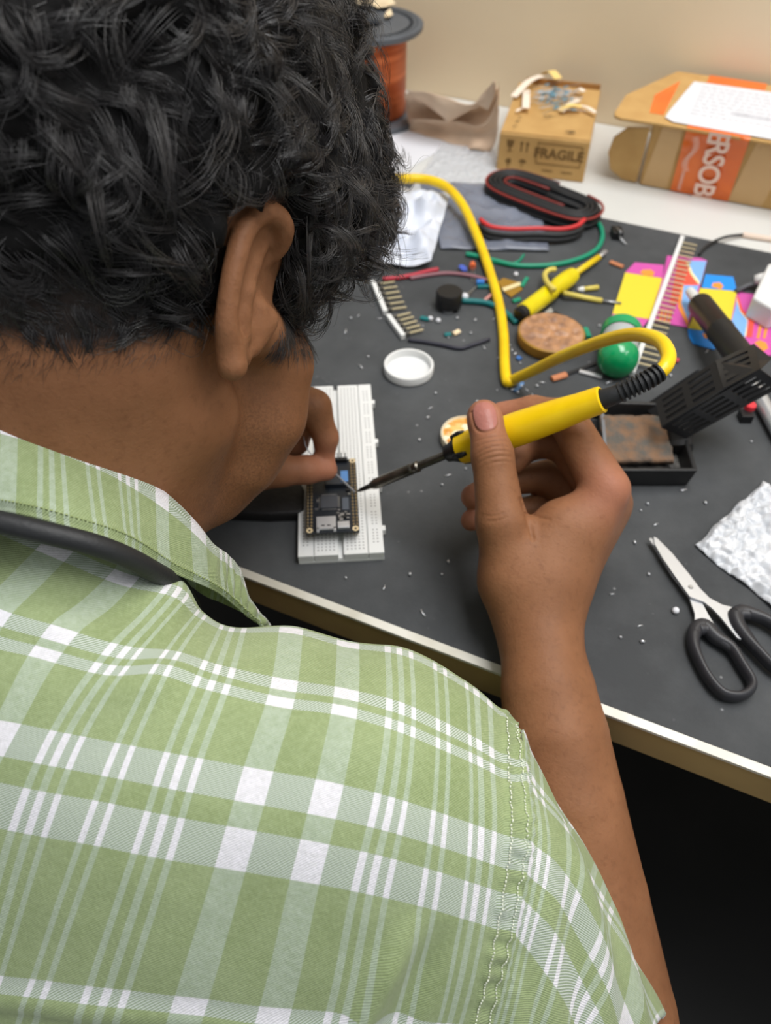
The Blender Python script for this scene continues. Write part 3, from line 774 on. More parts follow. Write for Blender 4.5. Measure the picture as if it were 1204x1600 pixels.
r_C = [(-190, 1262, .260), (-65, 1278, .257), (45, 1298, .254), (140, 1313, .252), (237, 1333, .251), (361, 1354, .250), (474, 1373, .251), (576, 1393, .254), (665, 1414, .259), (733, 1434, .265), (772, 1446, .270), (801, 1450, .274)]
r_D = [(-270, 1505, .276), (-140, 1520, .271), (-25, 1532, .267), (60, 1540, .264), (165, 1552, .262), (297, 1567, .261), (425, 1582, .262), (535, 1592, .265), (628, 1602, .269), (695, 1608, .274), (735, 1612, .278), (762, 1614, .281)]
r_E = [(u - 75, v + 230, t + .024) for u, v, t in r_D]
r_G = [(u - 70, v + 260, t + .055) for u, v, t in r_E]
def curl(du, dt, dv): return [(u + du, v + dv, t + dt) for u, v, t in r_top]
r_c1, r_c2, r_c3 = curl(0, .022, 6), curl(-6, .065, 40), curl(-12, .12, 95)
for r, fix in ((r_c1, [(112, 822, .298), (208, 866, .306), (272, 893, .322)]), (r_c2, [(125, 790, .312), (222, 835, .325), (282, 880, .345)]), (r_c3, [(130, 770, .325), (232, 815, .345), (295, 900, .39)])):
    r[:3] = fix
rows = [r_c3, r_c2, r_c1, r_top, r_A, r_B, r_C, r_D, r_E, r_G]
vs_ = [-5.0, -3.6, -2.0, -1.1, .15, 1.5, 3.15, 5.5, 8.0, 11.0]
ctrl = np.array([S(r) for r in rows])
down = -(math.sin(.7) * TFh + math.cos(.7) * _Z)
ctrl = np.concatenate([ctrl, ctrl[-1:] + down * .09, ctrl[-1:] + down * .20]); vs_ += [15.0, 20.0]
# the wearer's left half mirrors the right across the spine
def mirror(p): return p - 2 * ((p - NB) @ TR)[..., None] * TR
left = mirror(ctrl)[:, ::-1][:, 1:]
midc = (ctrl[:, 0] + left[:, -1]) / 2
back_n = nrm(K(-.36, .088, -.93) - CAM)
midc = midc + back_n * .004
full_c = np.concatenate([left, midc[:, None], ctrl], 1)
full_u = [-2 * 2.6 - u for u in us[::-1]][:-1] + [-2.6] + us
def pucker(U, W):
    k = np.exp(-((np.abs(U - 8.8)) / .28) ** 2)
    return k * .0010 * (np.sin(W * 21 + np.sin(W * 9) * 2) + .5 * np.sin(W * 47 + U * 7)) - .0009 * np.exp(-((U - 8.6) / .07) ** 2) - .0012 * np.exp(-((U - 9.0) / .06) ** 2)
def folds(U, W):
    # soft creases running down the back from the shoulder
    f = -.0042 * np.exp(-((U - 6.75 + .25 * (W - 4)) / .22) ** 2) * np.clip((W - 3.3) / 1.2, 0, 1) + .0030 * np.exp(-((U - 7.3 + .25 * (W - 4)) / .3) ** 2) * np.clip((W - 3.3) / 1.2, 0, 1)
    f += -.0022 * np.exp(-((W - .3 - .35 * np.sin(U * 1.3)) / .35) ** 2) * np.exp(-((U - 1.9) / .7) ** 2)
    f += .002 * np.exp(-((W + .55) / .3) ** 2) * np.exp(-((U - .3) / .7) ** 2) - .002 * np.exp(-((W + .1) / .25) ** 2) * np.exp(-((U + .3) / .8) ** 2)
    f += -.003 * np.exp(-((W - 5.75) / .10) ** 2)
    return f + pucker(U, W)
# orientation: make +n point at the lens
shirt, gs, GU, GW = cloth('shirt', full_c, full_u, vs_, 14, 16, person, wr=.0007, pucker=folds)

s_us = [5.8, 6.9, 7.9, 9.0, 10.1]
sl = [
    [(815, 1165, .350), (868, 1290, .372), (925, 1420, .39), (975, 1530, .405), (1015, 1640, .42)],
    [(812, 1143, .322), (872, 1256, .332), (932, 1372, .345), (988, 1488, .358), (1033, 1592, .372)],
    [(817, 1205, .2965), (874, 1285, .304), (935, 1392, .317), (985, 1495, .331), (1028, 1598, .346)],
    [(822, 1313, .2795), (884, 1366, .286), (940, 1470, .298), (984, 1578, .312), (1012, 1680, .327)],
    [(800, 1452, .2755), (848, 1512, .279), (896, 1592, .288), (930, 1680, .300), (955, 1780, .314)],
    [(761, 1616, .2825), (800, 1690, .285), (835, 1770, .294), (865, 1850, .306), (890, 1930, .32)],
    [(700, 1720, .315), (745, 1800, .325), (785, 1880, .335), (815, 1950, .35), (840, 2010, .36)]]
sctrl = np.array([S(r) for r in sl])
sleeve, gsl, SU, SW = cloth('sleeve', sctrl, s_us, [-2.4, -1.1, .15, 1.5, 3.15, 5.5, 7.5], 16, 16, shirt, wr=.0009,
      pucker=lambda U, W: -.0012 * np.exp(-((U - 5.8) / .12) ** 2) + .0006 * np.exp(-((U - 5.95) / .1) ** 2) * np.sin(W * 23) + .0014 * np.sin((W * 1.1 - U * 1.4) * 2.2) * np.clip((U - 6.2), 0, 1))
# left sleeve: a loose tube round the upper arm
ax = nrm(LE - LS); x_ = nrm(np.cross(ax, V((0, 0, 1)))); y_ = np.cross(ax, x_)
lc = [[LS + (LE - LS) * k * .95 - ax * .02 + (.056 - .004 * k) * (math.cos(a) * x_ + math.sin(a) * y_) for k in (0, .33, .66, 1)] for a in np.linspace(0, 2 * math.pi, 13)]
cloth('sleeve', lc, [5.8, 7, 8, 9], np.linspace(-2, 6, 13), 6, 6, shirt, wr=.001)

# collar: stand, fold and fall
top = [(-110, 640, .272), (-40, 640, .274), (0, 648, .277), (60, 668, .284), (110, 689, .290), (165, 714, .297), (215, 744, .304), (260, 776, .312), (300, 814, .322), (332, 852, .335), (355, 868, .347), (374, 893, .360), (386, 932, .375), (405, 960, .387), (421, 977, .397)]
bot = [(-110, 800, .262), (-40, 797, .263), (0, 799, .264), (60, 811, .266), (125, 830, .270), (180, 847, .277), (220, 866, .287), (262, 892, .300), (305, 910, .316), (338, 925, .332), (358, 940, .346), (378, 957, .360), (395, 970, .374), (408, 977, .386), (420, 982, .396)]
inn = [(-110, 770, .292), (-40, 770, .294), (0, 775, .297), (60, 790, .300), (115, 808, .305), (165, 828, .312), (205, 850, .320), (245, 872, .332), (285, 905, .345), (318, 930, .358), (342, 940, .37), (364, 950, .382), (384, 960, .392), (402, 970, .399), (419, 980, .402)]
cu = [-2, -.9, -.2, .75, 1.5, 2.35, 3.25, 4.2, 5.0, 5.6, 6.2, 7.0, 7.5, 7.9, 8.3]
def lerp3(a, b_, k, bulge): return [tuple(np.array(p) * (1 - k) + np.array(q) * k - np.array((0, 0, bulge))) for p, q in zip(a, b_)]
dt = lambda a, d, dv=0: [(u, v + dv, t + d) for u, v, t in a]
crow = [inn, lerp3(inn, top, .6, -.004), dt(top, .0035, 3), top, lerp3(top, bot, .10, .0038), lerp3(top, bot, .45, .0045), lerp3(top, bot, .78, .003), bot]
collar_c = np.array([S(r) for r in crow])
lcol = mirror(collar_c)[:, ::-1][:, :-1]
# the left half starts past the spine
gap = (lcol[:, -1] + collar_c[:, 0]) / 2 + back_n * .002
lcol_u = [-2 * 2.6 - u for u in cu[::-1]][:-1]
collar_c = np.concatenate([lcol[:, :-1], gap[:, None], collar_c], 1)
cu_full = lcol_u[:-1] + [-2.6] + cu
def cpuck(U, W):
    k = np.clip((U - 5.2) / 1.5, 0, 1)
    return .0011 * np.sin(U * 16 + W * 2.5) * k * np.exp(-((W - 3.7) / .6) ** 2) - .0007 * np.exp(-((W - 4.26) / .05) ** 2)
collar, gcol, CU, CW = cloth('collar', collar_c, cu_full, [2.3, 2.5, 2.75, 2.8, 2.95, 3.6, 4.15, 4.42], 10, 8, shirt, wr=.0006, pucker=cpuck, solid=.0014)

# stitching: short thread dashes laid on the cloth
def stitch(g, U, W, path, n, half, r, mt, parent, lift=.0011):
    pts = []
    nn = np.cross(np.gradient(g, axis=1), np.gradient(g, axis=0)); nn /= np.linalg.norm(nn, axis=2, keepdims=True) + 1e-12
    flat_u, flat_w = U[0], W[:, 0]; mb = MB()
    def at(u, w):
        x = np.interp(u, flat_u, np.arange(len(flat_u))); y = np.interp(w, flat_w, np.arange(len(flat_w)))
        i, j = min(int(y), g.shape[0] - 2), min(int(x), g.shape[1] - 2); fy, fx = y - i, x - j
        p = (g[i, j] * (1 - fx) + g[i, j + 1] * fx) * (1 - fy) + (g[i + 1, j] * (1 - fx) + g[i + 1, j + 1] * fx) * fy
        q = nn[i, j]; q = q if q @ (CAM - p) > 0 else -q
        return p + q * lift
    pp = np.array([at(*path(k / (4 * n))) for k in range(4 * n + 1)])
    for k in range(n): mb.tube([pp[4 * k], pp[4 * k + 1], pp[4 * k + 2]], r, 5)
    return obj('stitching', mb, mt, parent, smooth=True)
stitch(gs, GU, GW, lambda k: (8.60, -.9 + k * 7.2), 105, .3, .00028, MT['thread'], shirt)
stitch(gs, GU, GW, lambda k: (8.93, -1.1 + k * 7.2), 120, .3, .00026, MT['thread'], shirt)
stitch(gcol, CU, CW, lambda k: (-2.0 + k * 9.9, 4.26), 110, .3, .0003, MT['thread_green'], collar)

# trousers, mostly hidden under the bench
hipc = NB - (math.sin(.7) * TFh + math.cos(.7) * _Z) * .56
hipc[2] = .53
tr = [cone(hipc - TR * .09, hipc + TR * .09, .115), cone(hipc, hipc + _Z * .12 + TFh * .05, .13, .12)]
for s in (-1, 1):
    a = hipc + TR * .09 * s; k = a + TFh * .40 + TR * .05 * s; k[2] = .55; f = k - TFh * .04; f[2] = .07
    tr += [cone(a, k, .085, .068), cone(k, f, .064, .05), cone(V((f[0], f[1], .045)), V((f[0], f[1], .045)) + TFh * .16, .045, .04)]
tp, tf = sdf_mesh([(tr, .03, 0)], .012, B=8)
np_mesh('trousers', tp, tf, mat('dark_denim', (24, 25, 28), .85, bump=.3, bscale=400), person)

# neckband under the collar
band = smooth_curve([D(-230, 840, .268), D(-110, 812, .262), D(-30, 811, .2605), (D(0, 816, .2605)), D(73, 833, .263), D(146, 851, .269), D(201, 872, .279), D(246, 896, .295), D(275, 912, .315), D(300, 950, .35), D(310, 1000, .40)], 8)
o = obj('neckband', MB().tube(band, .0040, 16), MT['black_rubber'], smooth=True)
tag(o, 'black rubber cord worn round the neck under the green plaid collar', 'neckband')
# ------------------------------------------------------------------ soldering iron in the right hand
I0, H0, H1 = D(557, 768, .5065), D(718, 702, .46), D(940, 624, .409)
ia = nrm(H1 - H0)
iron = thing('soldering_iron', 'yellow handled soldering iron gripped in the right hand, tip on the circuit board', 'soldering iron', H0)
sh0 = I0 + (H0 - I0) * .10
ta_ = nrm(H0 - I0)
obj('tip', MB().lathe([(.0003, 0), (.0013, .004), (.0017, .0095), (.0017, .012)], I0, ta_, 16), mat('tinned_tip', (60, 58, 56), .4, .8), iron, smooth='auto')
Ls = np.linalg.norm(H0 - I0)
obj('barrel', MB().lathe([(.0017, .011), (.0035, .016), (.0036, .017), (.0036, .045), (.0036, .046), (.0030, .047), (.0036, .048), (.0036, .051), (.0026, .052), (.0026, Ls + .004)], I0, ta_, 24), mat('heated_steel', (120, 116, 108), .34, .9, c2=(82, 78, 72), nscale=90), iron, smooth='auto')
obj('nose', MB().lathe([(.0026, -.009), (.0052, -.009), (.0058, -.006), (.0072, -.003), (.0085, 0), (.0088, .004)], H0, ia, 28), MT['black_plastic'], iron, smooth='auto')
# claw shaped nose fingers gripping the handle
mb = MB()
xx = nrm(np.cross(ia, UP)); yy = np.cross(ia, xx)
for k in range(4):
    a = k * math.pi / 2 + .6
    d = math.cos(a) * xx + math.sin(a) * yy
    mb.tube([H0 + d * .0082 - ia * .001, H0 + d * .0093 + ia * .004, H0 + d * .0094 + ia * .008], [.002, .002, .0012], 8)
obj('nose_claw', mb, MT['black_plastic'], iron, smooth=True)
HL = np.linalg.norm(H1 - H0)
obj('handle', MB().lathe([(.0075, .000), (.0092, .001), (.0094, .004), (.0098, .02), (.0099, .04), (.0088, .065), (.0077, HL - .012), (.0074, HL - .002), (.0072, HL), (.0060, HL + .0006), (.0050, HL - .003)], H0, ia, 36), MT['yellow_plastic'], iron, smooth='auto')
# strain relief: ribbed black sleeve bending towards the cord
sr = smooth_curve([H1 - ia * .004, D(958, 618, .4055), D(985, 606, .402), D(1010, 594, .400), D(1034, 579, .400)], 24)
Lr = len(sr); rr_ = []
for i in range(Lr):
    k = i / (Lr - 1)
    if k < .34: r = .0056 - .0008 * k / .34
    else:
        ph = (k - .34) / .66 * 9.0
        r = .0046 + .0009 * (1 if (ph % 1) < .55 else -.7) - .0004 * (k - .34)
    rr_.append(r)
obj('strain_relief', MB().tube(sr, rr_, 20), MT['black_rubber'], iron, smooth='auto')
cord = smooth_curve([D(1030, 582, .400), D(1040, 571, .401), D(1044, 556, .407), D(1036, 538, .418), D(1018, 527, .432), D(985, 523, .455), D(940, 533, .485), D(880, 556, .53), D(835, 578, .575), D(805, 592, .600), P(794, 597, .0055), P(790.5, 592, .005), P(788, 570, .005), P(786, 520, .005), P(778, 470, .005), P(760, 410, .006), P(742, 362, .014), P(722, 320, .020), P(698, 293, .023), P(668, 281, .024), P(630, 279, .024), P(590, 281, .020), P(540, 290, .010), P(470, 300, .005), P(380, 300, .005)], 10)
obj('cord', MB().tube(cord, np.interp(np.arange(len(cord)), [0, 100, 190, len(cord)], [.0040, .0042, .0046, .0046]), 14), MT['yellow_plastic'], iron, smooth=True)

# ------------------------------------------------------------------ breadboard
BH = .0088
b0, b1 = P(465, 870, BH), P(600, 863, BH); bx = nrm(b1 - b0); by = np.cross(_Z, bx); BW, BL = .0548, .1660
def bb(x, y, z): return b0 + bx * x + by * y + _Z * (z - BH)
bread = thing('breadboard', 'long white solderless breadboard under the left hand', 'breadboard', bb(BW / 2, BL / 2, 0))
AXB = (bx, by, _Z)
mb = MB()
mb.box(bb(BW / 2, BL / 2, .0015), (BW, BL, .003), AXB)
for x0, x1, z in ((0, .0098, BH), (.0104, .0257, BH), (.0291, .0444, BH), (.045, BW, BH)):
    mb.box(bb((x0 + x1) / 2, BL / 2, (.003 + z) / 2), (x1 - x0, BL, z - .003), AXB)
for x0, x1, z in ((.0098, .0104, BH - .0012), (.0257, .0291, .0045), (.0444, .045, BH - .0012)):
    mb.box(bb((x0 + x1) / 2, BL / 2, (.003 + z) / 2), (x1 - x0, BL - .0006, z - .003), AXB)
obj('body', mb, MT['white_plastic'], bread, bevel=.0003, seg=1)
mb = MB()
for r in range(63):
    y = .0042 + r * .00254
    for c in list(range(5)):
        mb.box(bb(.0129 + c * .00254, y, BH), (.0010, .0010, .0001), AXB); mb.box(bb(.0317 + c * .00254, y, BH), (.0010, .0010, .0001), AXB)
for g in range(10):
    for k in range(5):
        y = .009 + g * .0154 + k * .00254
        for x in (.0036, .00614, .0487, .05124): mb.box(bb(x, y, BH), (.0010, .0010, .0001), AXB)
obj('contact_holes', mb, mat('hole_shadow_grey', (150, 150, 150), .8), bread)
for u, v in [(593, 631), (594, 692), (597, 762), (601, 828)]:
    q = P(u, v, .0045); y = (q - b0) @ by
    obj('side_tab', MB().box(bb(BW + .0010, y, .0045), (.0024, .0042, .005), AXB), MT['white_plastic'], bread, bevel=.0004)

# ------------------------------------------------------------------ circuit board on it
PH = BH + .0105
p0, p1, p2 = P(478, 833, PH), P(561, 829, PH), P(556, 717, PH)
px_ = nrm(p1 - p0); py_ = np.cross(_Z, px_); PW = np.linalg.norm(p1 - p0); PL = (p2 - p1) @ py_
AXP = (px_, py_, _Z)
def pb(x, y, z=0): return p0 + px_ * x + py_ * y + _Z * z
pcb = thing('circuit_board', 'black microcontroller board with gold edged pin rows seated on the white breadboard', 'circuit board', pb(PW / 2, PL / 2, -.011))
MT['pcb'] = mat('pcb_black', (28, 34, 42), .4, c2=(22, 26, 33), nscale=120, spec=.5)
obj('board', MB().box(pb(PW / 2, PL / 2, -.0008), (PW, PL, .0016), AXP), MT['pcb'], pcb)
for x in (.0022, PW - .0022):
    obj('pin_strip', MB().box(pb(x, PL / 2, -.0040), (.0048, PL - .007, .0048), AXP), MT['black_plastic'], pcb)
    mb = MB(); mp = MB(); n = 20
    for k in range(n):
        y = .0055 + k * (PL - .011) / (n - 1)
        for dx in (-.00115, .00115):
            mb.lathe([(.0008, 0), (.0008, .00025), (.0004, .00028), (.0004, .0011), (.0001, .0013)], pb(x + dx, y), _Z, 8)
            mp.box(pb(x + dx, y, -.0085), (.0006, .0006, .0055), AXP)
    obj('solder_pads', mb, MT['gold'], pcb, smooth='auto'); obj('pins', mp, MT['gold'], pcb)
for x, y in ((.0022, .0018), (PW - .0022, .0018), (PW - .0022, PL - .0018), (.0022, PL - .0018)):
    obj('mounting_ring', MB().lathe([(.0009, .0001), (.0021, .0001), (.0021, .0003), (.0009, .0003), (.0009, .0001)], pb(x, y), _Z, 18, caps=False), mat('pad_gold', (220, 200, 160), .45, .2), pcb)
mb = MB().box(pb(.0128, .0064, .0010), (.0125, .0105, .002), AXP)
mb.box(pb(.0075, .0012, .0010), (.0018, .0028, .002), AXP); mb.box(pb(.0182, .0012, .0010), (.0018, .0028, .002), AXP)
sd = obj('card_slot', mb, MT['steel_soft'], pcb, bevel=.0002, seg=1)
obj('slot_window', MB().box(pb(.0108, .0040, .00205), (.0022, .0009, .0001), AXP).box(pb(.0145, .0040, .00205), (.0022, .0009, .0001), AXP), MT['black_matte'], sd)
us_ = obj('usb_port', MB().box(pb(.0238, .0040, .0012), (.0076, .0052, .0024), AXP), MT['steel_soft'], pcb, bevel=.0003, seg=2)
mb = MB().box(pb(.0150, .0250, .0008), (.0112, .0112, .0014), AXP)
chip = obj('chip', mb, mat('chip_epoxy', (62, 64, 70), .5), pcb, bevel=.0002, seg=1)
mb = MB()
for k in range(16):
    o_ = -.0045 + k * .0006
    for sx, sy in ((o_, -.0062), (o_, .0062), (-.0062, o_), (.0062, o_)):
        d = (.00032, .0014, .0003) if abs(sy) > .006 else (.0014, .00032, .0003)
        mb.box(pb(.0150 + sx, .0250 + sy, .0003), d, AXP)
obj('chip_leads', mb, MT['tin'], chip)
obj('small_chip', MB().box(pb(.0255, .0225, .0006), (.0042, .0105, .001), AXP), mat('chip_grey', (78, 84, 94), .5), pcb)
dsp = obj('display_module', MB().box(pb(.0205, .0440, .0020), (.0160, .0125, .0034), AXP), mat('display_frame', (40, 44, 52), .3), pcb, bevel=.0003)
obj('blue_window', MB().box(pb(.0255, .0445, .00385), (.0048, .0100, .0003), AXP), mat('blue_film', (86, 132, 190), .3), dsp)
hd = obj('pin_header', MB().box(pb(.0215, PL - .0018, .0014), (.0128, .0026, .0026), AXP), MT['black_plastic'], pcb)
for k in range(5): obj('header_pin', MB().box(pb(.0164 + k * .00254, PL - .0014, .0045), (.0007, .0007, .0075), AXP), MT['steel_soft'], hd)
for k in range(14):
    x, y = [(.0232, .0135), (.0205, .0150), (.0248, .0118), (.0270, .0135), (.0215, .0122), (.0255, .0155), (.0275, .0350), (.0282, .0310), (.0075, .0262), (.0068, .0190), (.0280, .0380), (.0212, .0175), (.0225, .0095), (.0268, .0105)][k]
    obj('capacitor', MB().box(pb(x, y, .0006), (.0016 if k % 3 else .0024, .0010 if k % 2 else .0022, .0010), AXP), MT['tin'] if k % 4 != 2 else MT['black_plastic'], pcb)

# solder wire pinched between thumb and finger of the left hand
sw = smooth_curve([D(554, 769, .504), D(536, 752, .4992), D(517, 734, .4945), D(505, 724, .494), D(490, 714, .493), D(478, 698, .492), D(474, 680, .492), D(472, 655, .493)], 8)
tag(obj('solder_wire', MB().tube(sw, np.interp(np.linspace(0, 1, len(sw)), [0, .34, .4, 1], [.00075, .00075, .0004, .00022]), 8), mat('solder_grey', (168, 170, 178), .35, .6), smooth=True),
    'thin grey solder wire pinched in the left hand above the circuit board', 'solder wire')

# dark strap beside the breadboard
st = thing('black_strap', 'black strap with a silver stud lying left of the white breadboard', 'strap', P(400, 780))
up_ = [P(*q, .010) for q in [(200, 800), (330, 800), (420, 803), (468, 801), (475, 795), (476, 765), (470, 752), (400, 748), (300, 740), (200, 740)]]
obj('strap', MB().prism(up_, (0, 0, -.0088)), mat('black_leather', (26, 24, 26), .6, bump=.4, bscale=300), st, bevel=.002)
obj('stud', MB().lathe([(.0010, .0101), (.0016, .0110), (.0026, .0110), (.0030, .0101)], P(410, 768, 0), _Z, 20), MT['tin'], st, smooth='auto')

# ------------------------------------------------------------------ scissors
def s_px(L): return [(940 + x / 3.478, 700 + y / 3.478) for x, y in L]
sc_ = thing('scissors', 'open steel scissors with black plastic handles on the mat at right', 'scissors', P(1085, 940))
bl1 = s_px([(282, 482), (300, 490), (380, 570), (470, 680), (530, 760), (585, 815), (650, 850), (722, 868), (740, 905), (762, 1000), (756, 1040), (735, 1030), (650, 925), (600, 872), (555, 835), (478, 808), (400, 700), (325, 590), (286, 520)])
bl2 = s_px([(256, 494), (268, 488), (330, 560), (430, 690), (500, 800), (545, 842), (575, 900), (620, 975), (672, 1048), (655, 1060), (600, 1030), (505, 975), (505, 900), (474, 808), (380, 690), (290, 545)])
e2 = s_px([(286, 484), (300, 490), (390, 570), (476, 685), (452, 672), (380, 590)])
obj('blade', MB().prism([P(*q, .0062) for q in bl2][::-1], (0, 0, -.0014)), MT['steel_soft'], sc_)
obj('blade', MB().prism([P(*q, .0080) for q in bl1][::-1], (0, 0, -.0014)), MT['steel_soft'], sc_)
obj('pivot_screw', MB().lathe([(.0001, .0086), (.0012, .0086), (.0016, .0080)], P(940 + 482 / 3.478, 700 + 755 / 3.478, .0080) - V((0, 0, .008)), _Z, 14), MT['tin'], sc_, smooth='auto')
lp = s_px([(500, 1010), (520, 975), (560, 970), (620, 1030), (700, 1085), (760, 1180), (812, 1270), (800, 1320), (740, 1350), (650, 1332), (570, 1240), (515, 1130), (496, 1060)])
rp = s_px([(724, 905), (760, 890), (820, 905), (900, 940), (990, 1010), (1060, 1110), (1070, 1190), (1010, 1230), (930, 1190), (850, 1110), (780, 1030), (736, 960)])
def loop_handle(px, h, anchor):
    pts = [P(*q, h) for q in px]; pts = smooth_curve(pts + [pts[0], pts[1]], 6)[:-6]
    n = len(pts); mb = MB(); rings = []
    cen = pts.mean(0)
    for i in range(n):
        t = nrm(pts[(i + 1) % n] - pts[i - 1]); sd_ = np.cross(_Z, t); w = .0026 + .0020 * np.exp(-(np.linalg.norm(pts[i] - anchor) / .016) ** 2)
        rings.append([pts[i] + sd_ * w * math.cos(a) + _Z * .0048 * math.sin(a) for a in np.linspace(0, 2 * math.pi, 13)[:-1]])
    rings.append(rings[0]); mb.rings(rings, True, False); return mb
MT['handle_black'] = mat('handle_black', (48, 48, 52), .4)
h1 = obj('handle', loop_handle(lp, .0062, P(*s_px([(570, 985)])[0], .006)), MT['handle_black'], sc_, smooth=True)
h2 = obj('handle', loop_handle(rp, .0075, P(*s_px([(745, 915)])[0], .007)), MT['handle_black'], sc_, smooth=True)
obj('handle_bridge', MB().tube(smooth_curve([P(*q, .0068) for q in s_px([(522, 985), (570, 985), (630, 1035), (690, 1078), (738, 1112)])], 5), np.linspace(.0042, .0030, 21), 12), MT['handle_black'], sc_, smooth=True)
obj('handle_bridge', MB().tube(smooth_curve([P(*q, .0084) for q in s_px([(800, 902), (745, 905), (748, 955), (790, 1020), (842, 1095)])], 5), np.linspace(.0036, .0030, 21), 12), MT['handle_black'], sc_, smooth=True)

# ------------------------------------------------------------------ soldering stand
stand = thing('soldering_stand', 'black metal soldering stand with slotted holder and stained sponge tray', 'soldering stand', P(1000, 690))
TH = .019
t_bl, t_br, t_fr, t_fl = P(905, 624, TH), P(1058, 629, TH), P(1090, 735, TH), P(918, 735, TH)
mb = MB(); quad = [t_fl, t_fr, t_br, t_bl]
def inset(q, d):
    c = sum(q) / 4; return [p + nrm(c - p) * d for p in q]
qi = inset(quad, .004); dn = V((0, 0, -TH + MH + .0002)); dnf = V((0, 0, -TH + .004))
mb.rings([[p + dn for p in inset(quad, .003)], quad, qi, [p + dnf for p in inset(quad, .0065)]], True, True)
obj('tray', mb, mat('black_tray', (27, 27, 28), .45, c2=(36, 36, 37), nscale=60), stand, bevel=.0008)
fl = [p * 1.0 for p in inset(quad, .0075)]
dv0, dv1 = fl[0] + (fl[1] - fl[0]) * .13, fl[3] + (fl[2] - fl[3]) * .17
obj('divider', MB().prism([dv0 + V((0, 0, -.004)), dv0 + V((.002, .001, -.004)), dv1 + V((.002, .001, -.004)), dv1 + V((0, 0, -.004))], (0, 0, -.0105)), mat('worn_grey', (112, 114, 118), .5), stand)
m = mat('sponge_stained', (126, 98, 76), .95, c2=(92, 88, 82), nscale=90, ncon=(.40, .62), bump=1.0, bscale=500, detail=6)
sq = [P(945, 722, .012), P(1052, 722, .012), P(1040, 652, .012), P(936, 652, .012)]
g = [[(sq[0] * (1 - a) + sq[1] * a) * (1 - c) + (sq[3] * (1 - a) + sq[2] * a) * c for a in np.linspace(0, 1, 24)] for c in np.linspace(0, 1, 20)]
g = np.array(g); g[..., 2] += np.array([[mnoise.noise(Vector(p * 130)) * .0022 + mnoise.noise(Vector(p * 420)) * .0008 for p in r] for r in g])
obj('sponge', MB().grid(g), m, stand, smooth=True, solid=.004)
obj('ash_crust', MB().prism([P(*q, .0052) for q in [(938, 732), (1080, 731), (1060, 645), (934, 645)]], (0, 0, -.0006)), mat('ash_grey', (118, 115, 110), .9, c2=(50, 49, 48), nscale=140, bump=.8, bscale=300), stand)
def plate(p00, p10, p11, p01, slots):
    """sheet with real slots: corners anticlockwise, slots as (u0, u1, v0, v1)"""
    us_ = sorted({0, 1, *[s[0] for s in slots], *[s[1] for s in slots]}); vs2 = sorted({0, 1, *[s[2] for s in slots], *[s[3] for s in slots]})
    f = lambda u, v: (p00 * (1 - u) + p10 * u) * (1 - v) + (p01 * (1 - u) + p11 * u) * v
    mb = MB(); W_ = len(us_); mb.v = [tuple(f(u, v)) for v in vs2 for u in us_]
    for j in range(len(vs2) - 1):
        for i in range(W_ - 1):
            uc, vc = (us_[i] + us_[i + 1]) / 2, (vs2[j] + vs2[j + 1]) / 2
            if any(s[0] < uc < s[1] and s[2] < vc < s[3] for s in slots): continue
            mb.f.append((j * W_ + i, j * W_ + i + 1, (j + 1) * W_ + i + 1, (j + 1) * W_ + i)); mb.m.append(0)
    return mb
MT['holder'] = mat('black_coated_steel', (24, 24, 26), .4, spec=.5)
a_, b_, c_, d_ = D(1024, 627, .545), D(1117, 565, .522), D(1130, 608, .505), D(1033, 668, .530)
e_, f_, g_ = D(1188, 577, .497), D(1071, 684, .542), D(1222, 602, .510)
u1, u2 = D(1178, 538, .527), D(1206, 560, .512)
rowsl = lambda u0, u1_, n, v0, v1: [(u0, u1_, v0 + (v1 - v0) * k / n + .03, v0 + (v1 - v0) * (k + 1) / n - .07) for k in range(n)]
hold = obj('slotted_holder', plate(d_, c_, b_, a_, rowsl(.10, .44, 4, .08, .95) + rowsl(.54, .90, 4, .08, .95)), MT['holder'], stand, solid=.0012)
obj('holder_side', plate(f_, g_, e_, d_, rowsl(.08, .30, 4, .1, .95) + rowsl(.36, .60, 4, .1, .95) + rowsl(.68, .92, 4, .1, .95)), MT['holder'], stand, solid=.0012)
obj('holder_hood', plate(c_, e_, u1, b_, [(.12, .80, .10 + k * .22, .10 + k * .22 + .10) for k in range(4)]), MT['holder'], stand, solid=.0012)
obj('holder_end', MB().prism([b_, u1, u2, e_, c_], FW * .0012), MT['holder'], stand)
lo_a, lo_f = a_ + FW * .028, f_ + FW * .012
obj('holder_back', plate(lo_f, g_ + FW * .02, b_ + FW * .03, lo_a, []), MT['holder'], stand, solid=.0012)
post0 = P(1062, 700, .004)
obj('post', MB().tube([post0, P(1062, 694, .012), D(1062, 668, .555)], .009, 16), MT['black_matte'], stand, smooth='auto')

# desoldering pump lying behind the holder
q0, q1 = P(1092, 474, .018), P(1163, 566, .036)
pa = nrm(q1 - q0)
pump = thing('desoldering_pump', 'black tubular solder sucker with white nozzle leaning behind the soldering stand', 'desoldering pump', P(1120, 540))
obj('barrel', MB().lathe([(.0075, 0), (.0098, .0015), (.0102, .004), (.0102, .05), (.0108, .051), (.0108, .054), (.0104, .055), (.0104, np.linalg.norm(q1 - q0))], q0, pa, 32), MT['black_plastic'], pump, smooth='auto')
obj('nozzle', MB().lathe([(.0018, -.026), (.0040, -.025), (.0048, -.006), (.0066, .002)], q0, pa, 20), MT['white_plastic'], pump, smooth='auto')

